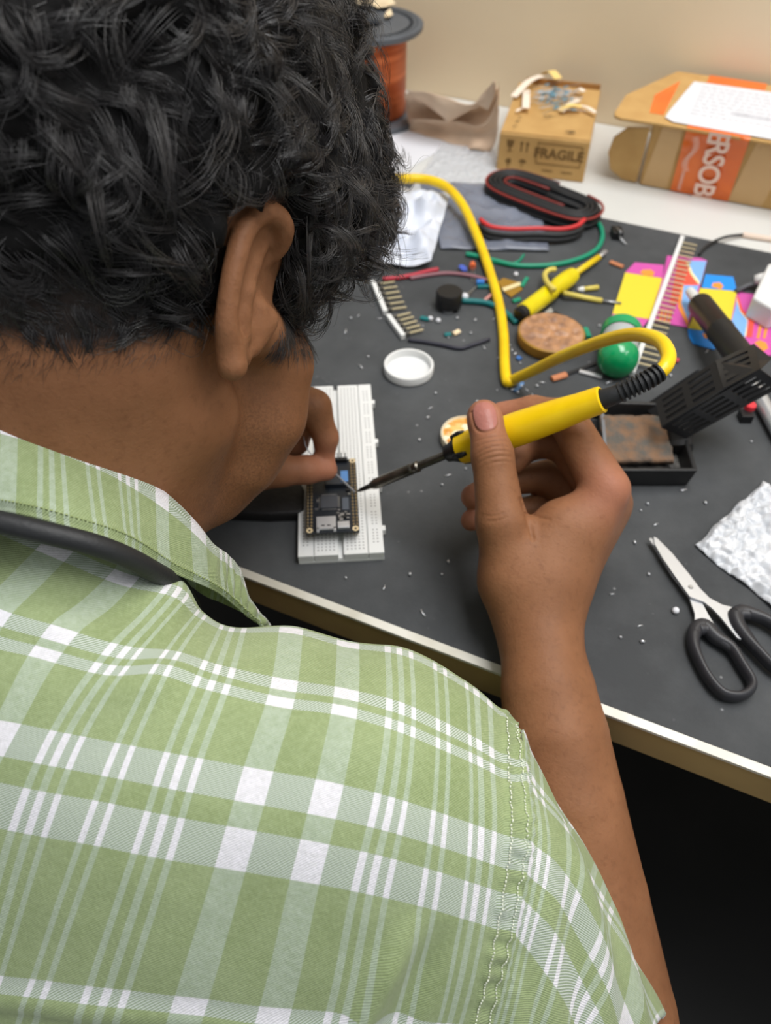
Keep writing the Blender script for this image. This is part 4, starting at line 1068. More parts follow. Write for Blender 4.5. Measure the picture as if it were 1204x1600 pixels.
# steel rod and red switch at the right edge
o = obj('steel_rod', MB().tube([P(1178, 606, .0075), P(1250, 735, .0075)], .0055, 20), MT['steel_soft'], smooth='auto'); tag(o, 'polished steel rod on the mat at the right edge below the slotted holder', 'rod')
sw_ = thing('push_switch', 'tiny push switch with red button on the mat beside the steel rod', 'switch', P(1164, 650))
obj('switch_body', MB().box(P(1164, 650, .0045), (.009, .009, .007), (_R, _F, _Z)), MT['black_plastic'], sw_, bevel=.0006)
obj('red_button', MB().lathe([(.0042, .008), (.0042, .0115), (.0036, .0122)], P(1164, 650, 0), _Z, 18), mat('red_plastic', (226, 60, 70), .4), sw_, smooth='auto')
# ------------------------------------------------------------------ things at the back of the bench
W0 = -.002   # the bare white top lies a little lower than the mat
sp = thing('wire_spool', 'big spool of copper wire with grey flanges at the back by the wall', 'wire spool', (-.4191, .8985, TZ + W0))
SB = V((-.4191, .8985, TZ + W0))
MT['spool'] = mat('spool_grey', (92, 96, 102), .5, c2=(82, 86, 92), nscale=40)
m = mat('copper_wire', (196, 104, 62), .32, .85); N, L = nt(m); b = N['Principled BSDF']
tc = N.new('ShaderNodeTexCoord'); wn = N.new('ShaderNodeTexWave'); wn.bands_direction = 'Z'; wn.inputs['Scale'].default_value = 260; wn.inputs['Distortion'].default_value = 1.2
L.new(tc.outputs['Object'], wn.inputs['Vector']); bp = N.new('ShaderNodeBump'); bp.inputs['Strength'].default_value = .5; bp.inputs['Distance'].default_value = .0006
L.new(wn.outputs[0], bp.inputs['Height']); L.new(bp.outputs[0], b.inputs['Normal'])
nz = N.new('ShaderNodeTexNoise'); nz.inputs['Scale'].default_value = 1; mp = N.new('ShaderNodeMapping'); mp.inputs['Scale'].default_value = (8, 8, 160)
L.new(tc.outputs['Object'], mp.inputs[0]); L.new(mp.outputs[0], nz.inputs['Vector'])
rp_ = N.new('ShaderNodeValToRGB'); rp_.color_ramp.elements[0].position = .35; rp_.color_ramp.elements[1].position = .7
rp_.color_ramp.elements[0].color = lin((168, 84, 48)); rp_.color_ramp.elements[1].color = lin((214, 122, 78)); L.new(nz.outputs[0], rp_.inputs[0]); L.new(rp_.outputs[0], b.inputs['Base Color'])
obj('wire_winding', MB().lathe([(.030, .008), (.0415, .008), (.0425, .012), (.0418, .05), (.0420, .092), (.030, .094)], SB, _Z, 64), m, sp, smooth='auto')
obj('core', MB().lathe([(.012, .0), (.014, .0), (.03, .006), (.03, .096), (.014, .1), (.012, .1), (.012, 0)], SB, _Z, 40, caps=False), MT['spool'], sp, smooth='auto')
flp = [(.013, .0), (.058, .0), (.0605, .002), (.0605, .0065), (.058, .008), (.044, .0065), (.030, .0075), (.014, .006), (.013, 0)]
obj('flange', MB().lathe(flp, SB, _Z, 72, caps=False), MT['spool'], sp, smooth='auto')
obj('flange', MB().lathe([(r, .0 + h) for r, h in flp], SB + V((0, 0, .096)), _Z, 72, caps=False), MT['spool'], sp, smooth='auto')
mb = MB()
for k in range(56):
    a = 2 * math.pi * k / 56
    d = V((math.cos(a), math.sin(a), 0)); t_ = V((-d[1], d[0], 0))
    for rr2, ln_ in ((.0545, .0045), (.0475, .0045)):
        mb.box(SB + d * rr2 + V((0, 0, .1031)), (ln_, .0026, .0012), (d, t_, _Z))
obj('rim_slots', mb, mat('slot_shade', (48, 51, 56), .7), sp)  # solid dark boxes on the flange; the shade of recesses is put into their colour
obj('hub_shade_disc', MB().lathe([(.0001, .0975), (.0128, .0975)], SB, _Z, 30), MT['black_matte'], sp)  # black disc across the bore, painting the shade inside the open hub
obj('hub_hole', MB().lathe([(.0001, .1033), (.0042, .1033), (.0042, .1027)], SB + V((-.017, .012, 0)), _Z, 20), MT['black_matte'], sp)  # flat black disc; the hole's inner shade is put into its colour
MT['tape_cream'] = mat('masking_tape', (238, 218, 184), .8, c2=(226, 202, 164), nscale=60)
def scrap(px, h, name, label, cat, m, th=.0004, lift=.0012, group=None):
    pts = [P(*q, h) for q in px]; pts = [p + V((0, 0, lift * (.5 + .5 * math.sin(i * 2.3)))) for i, p in enumerate(pts)]
    return tag(obj(name, MB().prism(pts, (0, 0, -th)), m), label, cat, group)
def spool_top(z6): return [(470 + x / 5.733, y / 5.733) for x, y in z6]
scrap(spool_top([(630, 40), (690, 85), (760, 80), (845, 30), (800, -20), (700, -30)])[::-1], .1035, 'tape_scrap', 'larger torn cream tape scrap on the copper spool flange', 'tape scrap', MT['tape_cream'], lift=.003)
scrap(spool_top([(745, 165), (790, 168), (822, 130), (800, 95), (760, 120)])[::-1], .1035, 'tape_scrap', 'smaller pale tape scrap near the hub of the copper spool', 'tape scrap', MT['tape_cream'], lift=.003)

# crumpled kraft paper
MT['kraft'] = mat('kraft_paper', (224, 198, 172), .85, c2=(210, 182, 156), nscale=30, bump=.3, bscale=80)
def sheet(ctrl, n=5, wr=.0015, seed=0):
    g = cr_up(cr_up(np.array(ctrl), n, 0), n, 1)
    return g + np.array([[mnoise.noise_vector(Vector(p * 45 + seed)) for p in r] for r in g]) * wr
kp = thing('kraft_paper', 'torn crumpled brown kraft paper between the spool and the small carton', 'paper', P(710, 225, W0))
gA = [[P(636, 142, .055), P(664, 144, .058), P(690, 150, .056), P(736, 163, .050), P(752, 148, .062), P(772, 124, .085)],
      [P(640, 150, .048), P(668, 155, .050), P(692, 165, .046), P(722, 174, .040), P(748, 160, .054), P(773, 145, .070)],
      [P(652, 158, .040), P(672, 168, .038), P(692, 184, .030), P(704, 190, .026), P(742, 166, .046), P(762, 172, .050)]]
obj('paper_flap', MB().grid(sheet(gA)), MT['kraft'], kp, smooth=True, solid=.0006)
gC = [[P(632, 146, .050), P(664, 150, .052), P(690, 156, .050), P(736, 168, .044), P(752, 158, .054), P(776, 135, .070)],
      [P(634, 165, .022), P(664, 168, .022), P(692, 172, .020), P(730, 180, .018), P(752, 176, .022), P(778, 165, .030)],
      [P(638, 201, .0005), P(668, 204, .0005), P(696, 207, .0005), P(730, 209, .0005), P(756, 209, .0005), P(778, 203, .003)]]
obj('paper_back', MB().grid(sheet(gC, seed=4)), MT['kraft'], kp, smooth=True, solid=.0006)
gB = [[P(640, 186, .012), P(680, 186, .020), P(715, 190, .022), P(745, 196, .026), P(768, 178, .045), P(780, 128, .085)],
      [P(642, 196, .004), P(682, 199, .006), P(716, 206, .008), P(748, 210, .014), P(774, 200, .028), P(778, 160, .060)],
      [P(640, 200, .0005), P(684, 212, .0005), P(724, 226, .0005), P(742, 228, .008), P(768, 228, .010), P(776, 205, .028)],
      [P(640, 205, -.0005), P(684, 218, -.0005), P(722, 231, -.0005), P(738, 234, .004), P(764, 236, .004), P(772, 214, .018)]]
obj('paper_base', MB().grid(sheet(gB, seed=9)), MT['kraft'], kp, smooth=True, solid=.0006)

o = obj('paper_sheet', MB().prism([P(*q, W0 + .0012) for q in [(540, 330), (656, 252), (716, 219), (640, 200), (560, 188), (470, 230)]], (0, 0, -.0008)), MT['paper_white'])
tag(o, 'plain white paper sheet partly hidden behind the curly hair', 'paper')

# small fragile carton
f0, f1 = P(774, 270, W0), P(910, 286, W0); cx = nrm(f1 - f0); cy = np.cross(_Z, cx); CW_, CD, CH = np.linalg.norm(f1 - f0), .142, .0445
def cb(x, y, z): return f0 + cx * x + cy * y + _Z * z
AXC = (cx, cy, _Z)
car = thing('carton', 'small closed brown carton printed FRAGILE with resistors lying on top', 'carton', cb(CW_ / 2, CD / 2, 0))
obj('body', MB().box(cb(CW_ / 2, CD / 2, CH / 2 - .0006), (CW_, CD, CH - .0012), AXC), MT['cardboard'], car, bevel=.0015)
obj('lid', MB().box(cb(CW_ / 2, CD / 2 - .0003, CH - .0005), (CW_ - .0012, CD - .004, .0014), AXC), MT['cardboard'], car, bevel=.0006)
obj('lid_lip', MB().box(cb(CW_ / 2 + .004, CD - .001, CH + .0025), (CW_ - .010, .0022, .006), AXC), MT['cardboard_dark'], car)
MT['print'] = mat('print_brown', (118, 88, 46), .8)
obj('lettering', text_mesh('FRAGILE', .0142, cb(CW_ * .68, -.0002, CH * .60), cx, _Z, .0003, bold=.0004), MT['print'], car)
mb = MB()
x0, x1, z0, z1 = CW_ * .44, CW_ * .93, CH * .36, CH * .84
for a, c in (((x0, z0), (x1, z0)), ((x1, z0), (x1, z1)), ((x1, z1), (x0, z1)), ((x0, z1), (x0, z0))):
    mb.box(cb((a[0] + c[0]) / 2, -.0004, (a[1] + c[1]) / 2), (abs(a[0] - c[0]) + .0007, .0003, abs(a[1] - c[1]) + .0007), AXC)
# handling marks: goblet, twin arrows, drop, umbrella
def mark(cxx, czz):
    return lambda x, z: cb(cxx + x, -.0004, czz + z)
g_ = mark(CW_ * .13, CH * .70)
mb.prism([g_(-.004, .006), g_(-.003, 0), g_(-.0007, -.002), g_(-.0007, -.005), g_(-.003, -.006), g_(.003, -.006), g_(.0007, -.005), g_(.0007, -.002), g_(.003, 0), g_(.004, .006)], cy * .0003)
g_ = mark(CW_ * .29, CH * .70)
for dx in (-.003, .003):
    mb.prism([g_(dx - .0007, -.005), g_(dx + .0007, -.005), g_(dx + .0007, .003), g_(dx + .002, .003), g_(dx, .006), g_(dx - .002, .003), g_(dx - .0007, .003)], cy * .0003)
g_ = mark(CW_ * .13, CH * .33)
mb.prism([g_(.0028 * math.cos(a) * (1.25 if k % 2 else .8), .003 * math.sin(a)) for k, a in enumerate(np.linspace(0, 2 * math.pi, 11)[:-1])], cy * .0003)
mb.box(g_(0, -.005), (.0008, .0003, .003), AXC)
g_ = mark(CW_ * .29, CH * .33)
mb.prism([g_(.004 * math.cos(a), .0035 * math.sin(a)) for a in np.linspace(0, math.pi, 9)], cy * .0003)
mb.box(g_(0, -.0025), (.0006, .0003, .005), AXC)
for k, (xx2, w_) in enumerate(((.58, .012), (.80, .012))): mb.box(cb(CW_ * xx2, -.0004, CH * .2), (w_, .0003, .0009), AXC)
obj('handling_marks', mb, MT['print'], car)
mb = MB()
for u, v, w_ in ((812, 182, .004), (808, 189, .0045), (804, 197, .004), (890, 205, .010), (893, 207, .008), (858, 181, .005), (852, 181, .004)):
    mb.box(P(u, v, CH + .0007), (w_, .0016, .0002), (nrm(cx + .3 * cy), cy, _Z))
obj('top_print', mb, mat('print_black', (60, 48, 32), .8), car)['kind'] = 'stuff'

# bundle of taped resistors on the carton
rb = thing('resistor_bundle', 'bundle of blue resistors on torn paper tape strips lying on the carton', 'resistors', P(868, 150, CH))
TPZ = CH + .0012
MT['tape_paper'] = mat('paper_tape', (240, 226, 208), .8); MT['tape_yellow'] = mat('paper_tape_yellow', (240, 208, 130), .8)
strips = [((802, 151), (846, 118), .008, .012, 0), ((846, 117), (872, 123), .010, .016, 1), ((822, 140), (821, 169), .008, .006, 0), ((877, 174), (904, 156), .006, .006, 0), ((874, 172), (908, 166), .008, .008, 1), ((905, 165), (930, 176), .005, .004, 0), ((897, 141), (912, 143), .006, .006, 0), ((806, 174), (816, 170), .003, .002, 0)]
for a, c, w_, lf, ym in strips:
    A, B_ = P(*a, TPZ + .001), P(*c, TPZ + lf * .5); d = nrm(B_ - A); s_ = nrm(np.cross(_Z, d)); M_ = (A + B_) / 2 + V((0, 0, lf * .4))
    gg = [[p + s_ * w_ * k for k in (-.5, 0, .5)] for p in smooth_curve([A, M_, B_], 4)]
    obj('paper_tape', MB().grid(gg), MT['tape_yellow' if ym else 'tape_paper'], rb, solid=.0005)
MT['res_blue'] = mat('resistor_blue', (108, 150, 166), .45)
for k in range(34):
    u, v = 868 + rng.normal(0, 13), 151 + rng.normal(0, 9)
    c = P(u, v, TPZ + .0015 + abs(rng.normal(0, .003))); a = rng.normal(.5, .35); d = nrm(math.cos(a) * cx + math.sin(a) * cy + _Z * rng.normal(0, .1))
    r_b = obj('resistor', MB().lathe([(.0004, -.0032), (.0011, -.0028), (.0011, -.0018), (.0009, -.0014), (.0009, .0014), (.0011, .0018), (.0011, .0028), (.0004, .0032)], c, d, 8), MT['res_blue'], rb, smooth=True)
    obj('leads', MB().tube([c - d * .02, c + d * .02], .00028, 5), MT['tin'], r_b)

# mailer box with orange tape
ml = thing('mailer_box', 'brown cardboard mailer box wrapped with orange printed tape and white label', 'mailer box', (.06, .92, TZ + W0))
mz = TZ + W0; MHt = .071
XR = .30
fb, ft, bt = (-.088, .856, mz), (-.082, .838, mz + MHt), (-.082, .982, mz + MHt)
mb = MB(); prof = lambda x: [V((x, .856, mz)), V((x, .838, mz + MHt)), V((x, .982, mz + MHt)), V((x, .982, mz))]
mb.rings([prof(-.080), prof(XR)], True, True)
obj('body', mb, MT['cardboard'], ml, bevel=.002)
zt = mz + MHt + .0016
lid = [V((x, y, zt)) for x, y in ((-.079, .836), (-.112, .834), (-.119, .838), (-.121, .846), (-.120, .895), (-.082, .984), (XR, .984), (XR, .836))]
obj('lid', MB().prism(lid[::-1], (0, 0, -.003)), MT['cardboard'], ml, bevel=.0008)
tf_ = [Y_ for Y_ in [V((-.082, .8375, mz + MHt - .005)), V((-.104, .840, mz + MHt - .009)), V((-.116, .843, mz + MHt - .022)), V((-.119, .848, mz + MHt - .040)), V((-.114, .853, mz + .012)), V((-.100, .855, mz + .003)), V((-.084, .8555, mz + .002))]]
obj('tuck_flap', MB().prism(tf_, (0, .003, 0)), MT['cardboard'], ml, bevel=.0008)
fn = nrm((V((0, .838, mz + MHt)) - V((0, .856, mz)))); fno = V((0, -1, 0)) * fn[2] + V((0, 0, 1)) * fn[1]
def fr(x, k, lift): # a point on the front face, k from bottom to top
    return V((x, .856 - .018 * k, mz + MHt * k)) + V((0, -lift, 0))
MT['clear_tape'] = mat('brown_tape', (206, 168, 116), .3, c2=(200, 160, 108), nscale=20)
for xs0, xs1, ys0, ys1 in ((-.078, -.070, -.051, -.056), (.012, .020, .046, .048)):
    obj('parcel_tape', MB().prism([fr(xs0, .02, .0006), fr(ys0, .02, .0006), fr(ys1 + .006, .98, .0006), fr(xs1, .98, .0006)], (0, .0004, 0)), MT['clear_tape'], ml)
mo = mat('orange_tape', (236, 118, 40), .28, c2=(228, 106, 34), nscale=25, bump=.5, bscale=40, spec=.6); MT['orange'] = mo
gx = np.linspace(-.047, .013, 15); tp_ = []
path = [fr(0, .015, .0010), fr(0, .3, .0012), fr(0, .6, .0012), fr(0, .9, .0012), V((0, .8365, mz + MHt + .0008)), V((0, .842, zt + .0008)), V((0, .88, zt + .0007)), V((0, .93, zt + .0007)), V((0, .984, zt + .0007))]
pc = smooth_curve(path, 6)
G = np.array([[p + V((x + (.012 * (1 - i / len(pc)) if 0 else 0), 0, 0)) for x in gx] for i, p in enumerate(pc)])
for i in range(G.shape[0]):
    for j in range(G.shape[1]):
        if 2 < i < 26: 
            q = G[i, j]; wv_ = max(0, mnoise.noise(Vector((q[0] * 60 + q[2] * 50, q[2] * 110, 3.1)))) ** 2 * .006
            G[i, j] += V((0, -wv_, 0))
obj('orange_tape', MB().grid(G), MT['orange'], ml, smooth=True)
obj('orange_tape', MB().prism([V((-.092, .905, zt + .0004)), V((-.088, .858, zt + .0004)), V((-.074, .858, zt + .0004)), V((-.074, .955, zt + .0004))], (0, 0, -.0003)), MT['orange'], ml)
ink = mat('tape_white_ink', (246, 214, 196), .5)
for t_, sz, x, k in (('RSOBI', .0285, -.0145, .455),):
    obj('lettering', text_mesh(t_, sz, fr(x, k, .0035), -fn, V((1, 0, 0)), .0004, spacing=.92, bold=.0006), ink, ml)
obj('lettering', text_mesh('E', .0285, fr(-.016, 1.0, .0040) - fn * .002, -fn, V((1, 0, 0)), .0004, bold=.0005), ink, ml)
mb = MB()
for k in range(26): mb.box(fr(-.0365 + .0030 * math.sin(k * .25), .92 - k * .021, .0034), (.0055, .0003, .0006), (V((1, 0, .35)), V((0, 1, 0)), fn))
for k in range(18): mb.box(fr(-.0385, .36 - k * .017, .0022), (.0030, .0003, .0006), (V((1, 0, 0)), V((0, 1, 0)), fn))
obj('small_print', mb, ink, ml)
lb = [V((x, y, zt + .0016)) for x, y in ((-.062, .842), (-.071, .850), (-.070, .868), (-.060, .956), (.13, .964), (.14, .838))]
lab = obj('label', MB().prism(lb[::-1], (0, 0, -.0006)), MT['paper_white'], ml)
mb = MB()
for k in range(58):
    x = -.012 + k * .0016
    mb.box((x, .886 - .02 * (x + .012), zt + .0018), (.0005 + .0006 * rng.random(), .010, .0002))
for k in range(9):
    y = .945 - k * .0095; x = -.05
    while x < .12:
        w_ = rng.uniform(.003, .010)
        if not (.876 < y < .896 and x > -.02): mb.box((x + w_ / 2, y, zt + .0018), (w_, .0009, .0002))
        x += w_ + .002
obj('label_print', mb, mat('label_ink', (176, 176, 182), .8), lab)

# plastic films
MT['film'] = mat('grey_film', (150, 156, 172), .25, c2=(120, 126, 142), nscale=14, alpha=.62, spec=.7)
def flat_sheet(corners, h, nx, ny, amp, fr_, seed):
    """corners px: near-left, near-right, far-right, far-left; crumpled"""
    c = [P(*q, 0) for q in corners]; g = []
    for j in range(ny + 1):
        row = []
        for i in range(nx + 1):
            a, k = i / nx, j / ny; p = (c[0] * (1 - a) + c[1] * a) * (1 - k) + (c[3] * (1 - a) + c[2] * a) * k
            e = min(a, 1 - a, k, 1 - k); n_ = mnoise.noise(Vector(p * fr_ + seed)) + .5 * mnoise.noise(Vector(p * fr_ * 2.3 + seed))
            z = h + amp * (.55 + n_) * min(1, .35 + e * 6)
            row.append(V((p[0], p[1], TZ + max(z, .0022))))
        g.append(row)
    return MB().grid(g)
tag(obj('plastic_bag', flat_sheet([(688, 393), (857, 397), (834, 296), (655, 288)], .003, 40, 26, .0035, 55, 3), MT['film'], smooth=True, solid=.0003),
    'flat grey translucent plastic bag under the cable coil', 'plastic bag')
MT['film_white'] = mat('white_film', (232, 236, 246), .3, c2=(214, 220, 234), nscale=18, alpha=.9, spec=.6)
tag(obj('plastic_wrap', flat_sheet([(575, 424), (672, 424), (702, 318), (580, 300)], .008, 44, 44, .016, 38, 21), MT['film_white'], smooth=False, solid=.0003),
    'crumpled white plastic wrap lying beside the hair over the mat', 'plastic wrap')
MT['film_clear'] = mat('clear_film', (228, 230, 234), .2, alpha=.45, spec=.8)
tag(obj('bubble_sheet', flat_sheet([(640, 300), (790, 296), (772, 236), (690, 226)], .001, 60, 36, .003, 140, 5), MT['film_clear'], smooth=True, solid=.0003),
    'clear crinkled plastic film on the white bench top in front of the carton', 'plastic film')

# black and red twin cable wound into a flat coil
cl = thing('cable_coil', 'flat oval coil of black and red twin cable on the grey bag', 'cable', P(845, 330))
c0, c1 = P(800, 306), P(893, 342)
ca = nrm((c1 - c0) * V((1, 1, 0))); cn = np.cross(_Z, ca); cl_len = np.linalg.norm((c1 - c0)[:2]); cm = (c0 + c1) / 2
def spiral(r0, r1, turns, h, n=46):
    pts = []
    for k in range(int(turns * n) + 1):
        t = k / n; r = r0 + (r1 - r0) * t / turns; a = 2 * math.pi * t + math.pi * .5
        s_ = 1 if math.cos(a) > 0 else -1
        q = cm + ca * (math.cos(a) * r + np.tanh(math.cos(a) * 3.0) * cl_len / 2) + cn * math.sin(a) * r
        pts.append(V((q[0], q[1], TZ + h)))
    return pts
tailp = [P(750, 346, .013), P(757, 352, .013), P(770, 358, .012), P(800, 361, .012), P(840, 360, .013), P(875, 361, .012), P(900, 356, .012), P(912, 346, .013)]
obj('black_wire', MB().tube(spiral(.030, .007, 5, .0055), .0024, 8), MT['black_rubber'], cl, smooth=True)
obj('black_wire', MB().tube(spiral(.0295, .0065, 5, .0104), .0024, 8), MT['black_rubber'], cl, smooth=True)
obj('red_wire', MB().tube(spiral(.0300, .0285, .95, .0142, 60), .0013, 8), mat('wire_red', (142, 48, 42), .5), cl, smooth=True)
obj('red_wire', MB().tube([p + V((0, 0, 0)) for p in spiral(.0105, .0095, .55, .0150, 60)], .0015, 8), mat('wire_red_dark', (120, 44, 40), .5), cl, smooth=True)
obj('black_wire', MB().tube(spiral(.0270, .0125, 3, .0146), .0021, 8), MT['black_rubber'], cl, smooth=True)
obj('red_wire', MB().tube(smooth_curve([p + V((0, 0, .002)) for p in tailp], 6), .0022, 10), mat('wire_red_bright', (204, 52, 56), .4), cl, smooth=True)
obj('black_wire', MB().tube(smooth_curve([p + V((.001, -.004, -.002)) for p in tailp], 6), .0026, 10), MT['black_rubber'], cl, smooth=True)
obj('black_wire', MB().tube(smooth_curve([p + V((.001, -.005, -.0065)) for p in tailp], 6), .0026, 10), MT['black_rubber'], cl, smooth=True)

def wire(name, px, r, m, label, cat='wire', h=None, n=8, group=None):
    pts = smooth_curve([P(q[0], q[1], (q[2] if len(q) > 2 else (h if h is not None else MH + r))) for q in px], n)
    return tag(obj(name, MB().tube(pts, r, 10), m, smooth=True), label, cat, group)
MT['green'] = mat('wire_green', (22, 140, 108), .4); MT['teal'] = mat('wire_teal', (20, 110, 112), .45)
gw = thing('green_wire', 'long green insulated wire curving past the cable coil to the screwdriver', 'wire', P(900, 400))
obj('insulation', MB().tube(smooth_curve([P(*q, MH + .0025) for q in [(930, 343), (939, 357), (940, 374), (930, 391), (903, 405), (862, 414), (810, 415), (775, 408), (748, 401), (728, 397)]], 8), .0024, 10), MT['green'], gw, smooth=True)
obj('bare_end', MB().tube([P(921, 320, .002), P(924, 330, .004), P(930, 344, MH + .0025)], .0006, 8), MT['tin'], gw, smooth=True)
wire('thin_green_wire', [(768, 410), (792, 413), (810, 408), (818, 398)], .0012, MT['green'], 'short thin green wire end beside the grey plastic bag')
wire('teal_wire', [(722, 470), (742, 471), (762, 474), (780, 482), (796, 494), (806, 504)], .0026, MT['teal'], 'teal wire running under the yellow cord to the screwdriver')
wire('red_wire', [(598, 436), (622, 434), (645, 430), (668, 424), (684, 421)], .0022, mat('wire_crimson', (176, 40, 58), .45), 'crimson wire along the edge of the white plastic wrap')
wire('mauve_wire', [(640, 435), (668, 430), (700, 427), (735, 431), (768, 440)], .0019, mat('wire_mauve', (140, 96, 104), .6), 'mauve wire passing behind the black knob')
wire('dark_wire', [(638, 531), (662, 534), (690, 539), (718, 544), (740, 538), (764, 530)], .0018, mat('wire_dark', (46, 46, 58), .5), 'dark wire lying behind the white round cap')
wire('pink_wire', [(756, 470), (768, 460), (776, 452)], .0016, mat('wire_pink', (196, 138, 130), .6), 'short pinkish wire against the yellow cord')
wire('black_lead', [(1092, 398, .003), (1100, 388, .004), (1114, 378, .004), (1135, 370, .003), (1160, 367, .001)], .0014, MT['black_rubber'], 'thin black lead crossing from the mat to the white bench top')
wire('white_bead_lead', [(1160, 367, .0005), (1170, 369, .0005), (1204, 374, .0005), (1240, 380, .0005)], .0028, mat('tan_sleeve', (226, 204, 186), .6), 'pale tan sleeve on the white bench top at the right edge')

# ------------------------------------------------------------------ screwdriver
sd_ = thing('screwdriver', 'yellow transparent screwdriver tester lying behind the brown rosin disc', 'screwdriver', P(870, 450))
MT['amber'] = mat('yellow_clear', (240, 222, 24), .14, c2=(226, 204, 14), nscale=40, trans=.15, ior=1.4, spec=.7)
s0, s1, s2, s3 = P(812, 492, .010), P(897, 428, .010), P(935, 402, .007), P(946, 392, .006)
sa = nrm(s1 - s0)
SL = np.linalg.norm(s1 - s0)
obj('handle', MB().lathe([(.0060, .004), (.0078, .006), (.0080, .012), (.0080, SL * .55), (.0066, SL * .60), (.0066, SL * .64), (.0080, SL * .68), (.0082, SL * .86), (.0070, SL * .97), (.0034, SL)], s0, sa, 10), MT['amber'], sd_, smooth='auto')
obj('end_cap', MB().lathe([(.0045, -.002), (.0068, .0), (.0070, .006), (.0055, .008)], s0, sa, 16), MT['black_plastic'], sd_, smooth='auto')
obj('inner_tube', MB().tube([s0 + sa * .01, s0 + sa * SL * .5], .0028, 10), mat('neon_core', (238, 226, 120), .4), sd_, smooth=True)
obj('blade_sleeve', MB().tube([s1 - sa * .003, s2], .0029, 12), mat('sleeve_yellow', (232, 200, 24), .4), sd_, smooth=True)
obj('blade', MB().tube([s2, s2 + (s3 - s2) * .5, s3], [.0018, .0020, .0024], 8, squash=(_Z, .5)), MT['steel_soft'], sd_, smooth=True)
obj('pocket_clip', MB().prism([P(*q, .004) for q in [(842, 496), (848, 499), (864, 486), (860, 480), (850, 488)]][::-1], (0, 0, -.001)), MT['steel_soft'], sd_)
MT['pale_yellow'] = mat('pale_yellow_sleeve', (214, 196, 96), .45)
wire('yellow_sleeve', [(867, 421, .010), (858, 422, .011), (851, 428, .012), (852, 437, .016), (858, 446, .020), (866, 453, .020)], .0024, MT['pale_yellow'], 'bent pale yellow sleeve hooked over the screwdriver handle', 'wire')
o = thing('yellow_sleeve', 'straight pale yellow sleeve with grey lead from screwdriver to coloured carton', 'wire', P(910, 465))
obj('sleeve', MB().tube([P(880, 458, .008), P(912, 465, .004), P(940, 470, .0035)], .0024, 10), MT['pale_yellow'], o, smooth=True)
obj('lead', MB().tube([P(938, 470, .0035), P(955, 472, .003), P(970, 474, .003)], .0013, 8), MT['tin'], o, smooth=True)
o = thing('yellow_sleeve', 'stub of pale yellow sleeve with white end right of the screwdriver', 'wire', P(918, 450))
obj('sleeve', MB().tube([P(910, 452, .0035), P(934, 449, .0035)], .0023, 10), MT['pale_yellow'], o, smooth=True)
obj('white_end', MB().tube([P(902, 453, .0035), P(911, 452, .0035)], [.0018, .0028], 10), MT['white_plastic'], o, smooth=True)

# rosin disc
rd = thing('rosin_disc', 'round brown cake of crusted rosin behind the yellow cord', 'rosin', P(858, 534))
rc = P(858, 536, 0)
obj('tin', MB().lathe([(.0255, MH), (.0272, .003), (.0276, .011), (.0262, .012), (.0258, .0095)], rc, _Z, 48), mat('rosin_side', (172, 130, 44), .45, c2=(150, 110, 36), nscale=60), rd, smooth='auto')
pr = []; m = mat('rosin_crust', (184, 136, 96), .45, c2=(134, 98, 76), nscale=110, ncon=(.36, .68), bump=.6, bscale=300, detail=5, spec=.6)
for i in range(15):
    r = .0265 * i / 14
    pr.append([rc + V((r * math.cos(a), r * math.sin(a), .0118 + (mnoise.noise(Vector((r * math.cos(a) * 190, r * math.sin(a) * 190, 2))) * .0030 if i < 14 else 0))) for a in np.linspace(0, 2 * math.pi, 49)[:-1]])
obj('rosin', MB().rings(pr, True, False), m, rd, smooth=True)

# rosin in a cream cap behind the iron
rcp = thing('flux_cap', 'cream cap filled with yellow rosin just behind the iron nose', 'flux', P(727, 690)); rc = P(728, 690, 0)
obj('cap', MB().lathe([(.0165, MH), (.0190, .0025), (.0192, .0085), (.0180, .0092), (.0172, .0072)], rc, _Z, 44), mat('cap_cream', (238, 226, 196), .5), rcp, smooth='auto')
m = mat('rosin_yellow', (236, 190, 110), .3, c2=(206, 134, 40), nscale=120, ncon=(.42, .62), bump=.8, bscale=240, spec=.7)
pr = [[rc + V((.0175 * i / 10 * math.cos(a), .0175 * i / 10 * math.sin(a), .0074 + mnoise.noise(Vector((i * math.cos(a) * .33, i * math.sin(a) * .33, 4))) * .0018)) for a in np.linspace(0, 2 * math.pi, 41)[:-1]] for i in range(11)]
obj('rosin', MB().rings(pr, True, False), m, rcp, smooth=True)

# white cap
o = obj('bottle_cap', MB().lathe([(.0001, MH), (.0188, MH), (.0198, .002), (.0200, .0082), (.0196, .0088), (.0180, .0088), (.0176, .0082), (.0172, .0030), (.0001, .0026)], P(638, 582, 0), _Z, 56), MT['white_plastic'], smooth='auto')
tag(o, 'round white plastic cap lying open side up near the breadboard', 'cap')

# black knob
kb = thing('rotary_control', 'black ribbed round knob standing on the mat beside the teal wire', 'control', P(700, 478)); kc = P(700, 482, 0)
prf = [(.0098, .004), (.0112, .0045), (.0113, .0165), (.0104, .0178), (.0001, .0180)]
mb = MB(); ring_n = 48; rings = []
for r, hgt in [(.0001, .004)] + prf:
    rings.append([kc + V(((r + (.0004 if (k % 2 and r > .009) else 0)) * math.cos(2 * math.pi * k / ring_n), (r + (.0004 if (k % 2 and r > .009) else 0)) * math.sin(2 * math.pi * k / ring_n), hgt)) for k in range(ring_n)])
mb.rings(rings); obj('knob', mb, MT['black_plastic'], kb, smooth='auto')
obj('foot', MB().lathe([(.0050, MH), (.0050, .004)], kc + V((.002, -.006, 0)), _Z, 16), MT['tin'], kb)
obj('foot', MB().box(kc + V((.0085, -.004, .0027)), (.0035, .002, .0030)), MT['black_plastic'], kb)

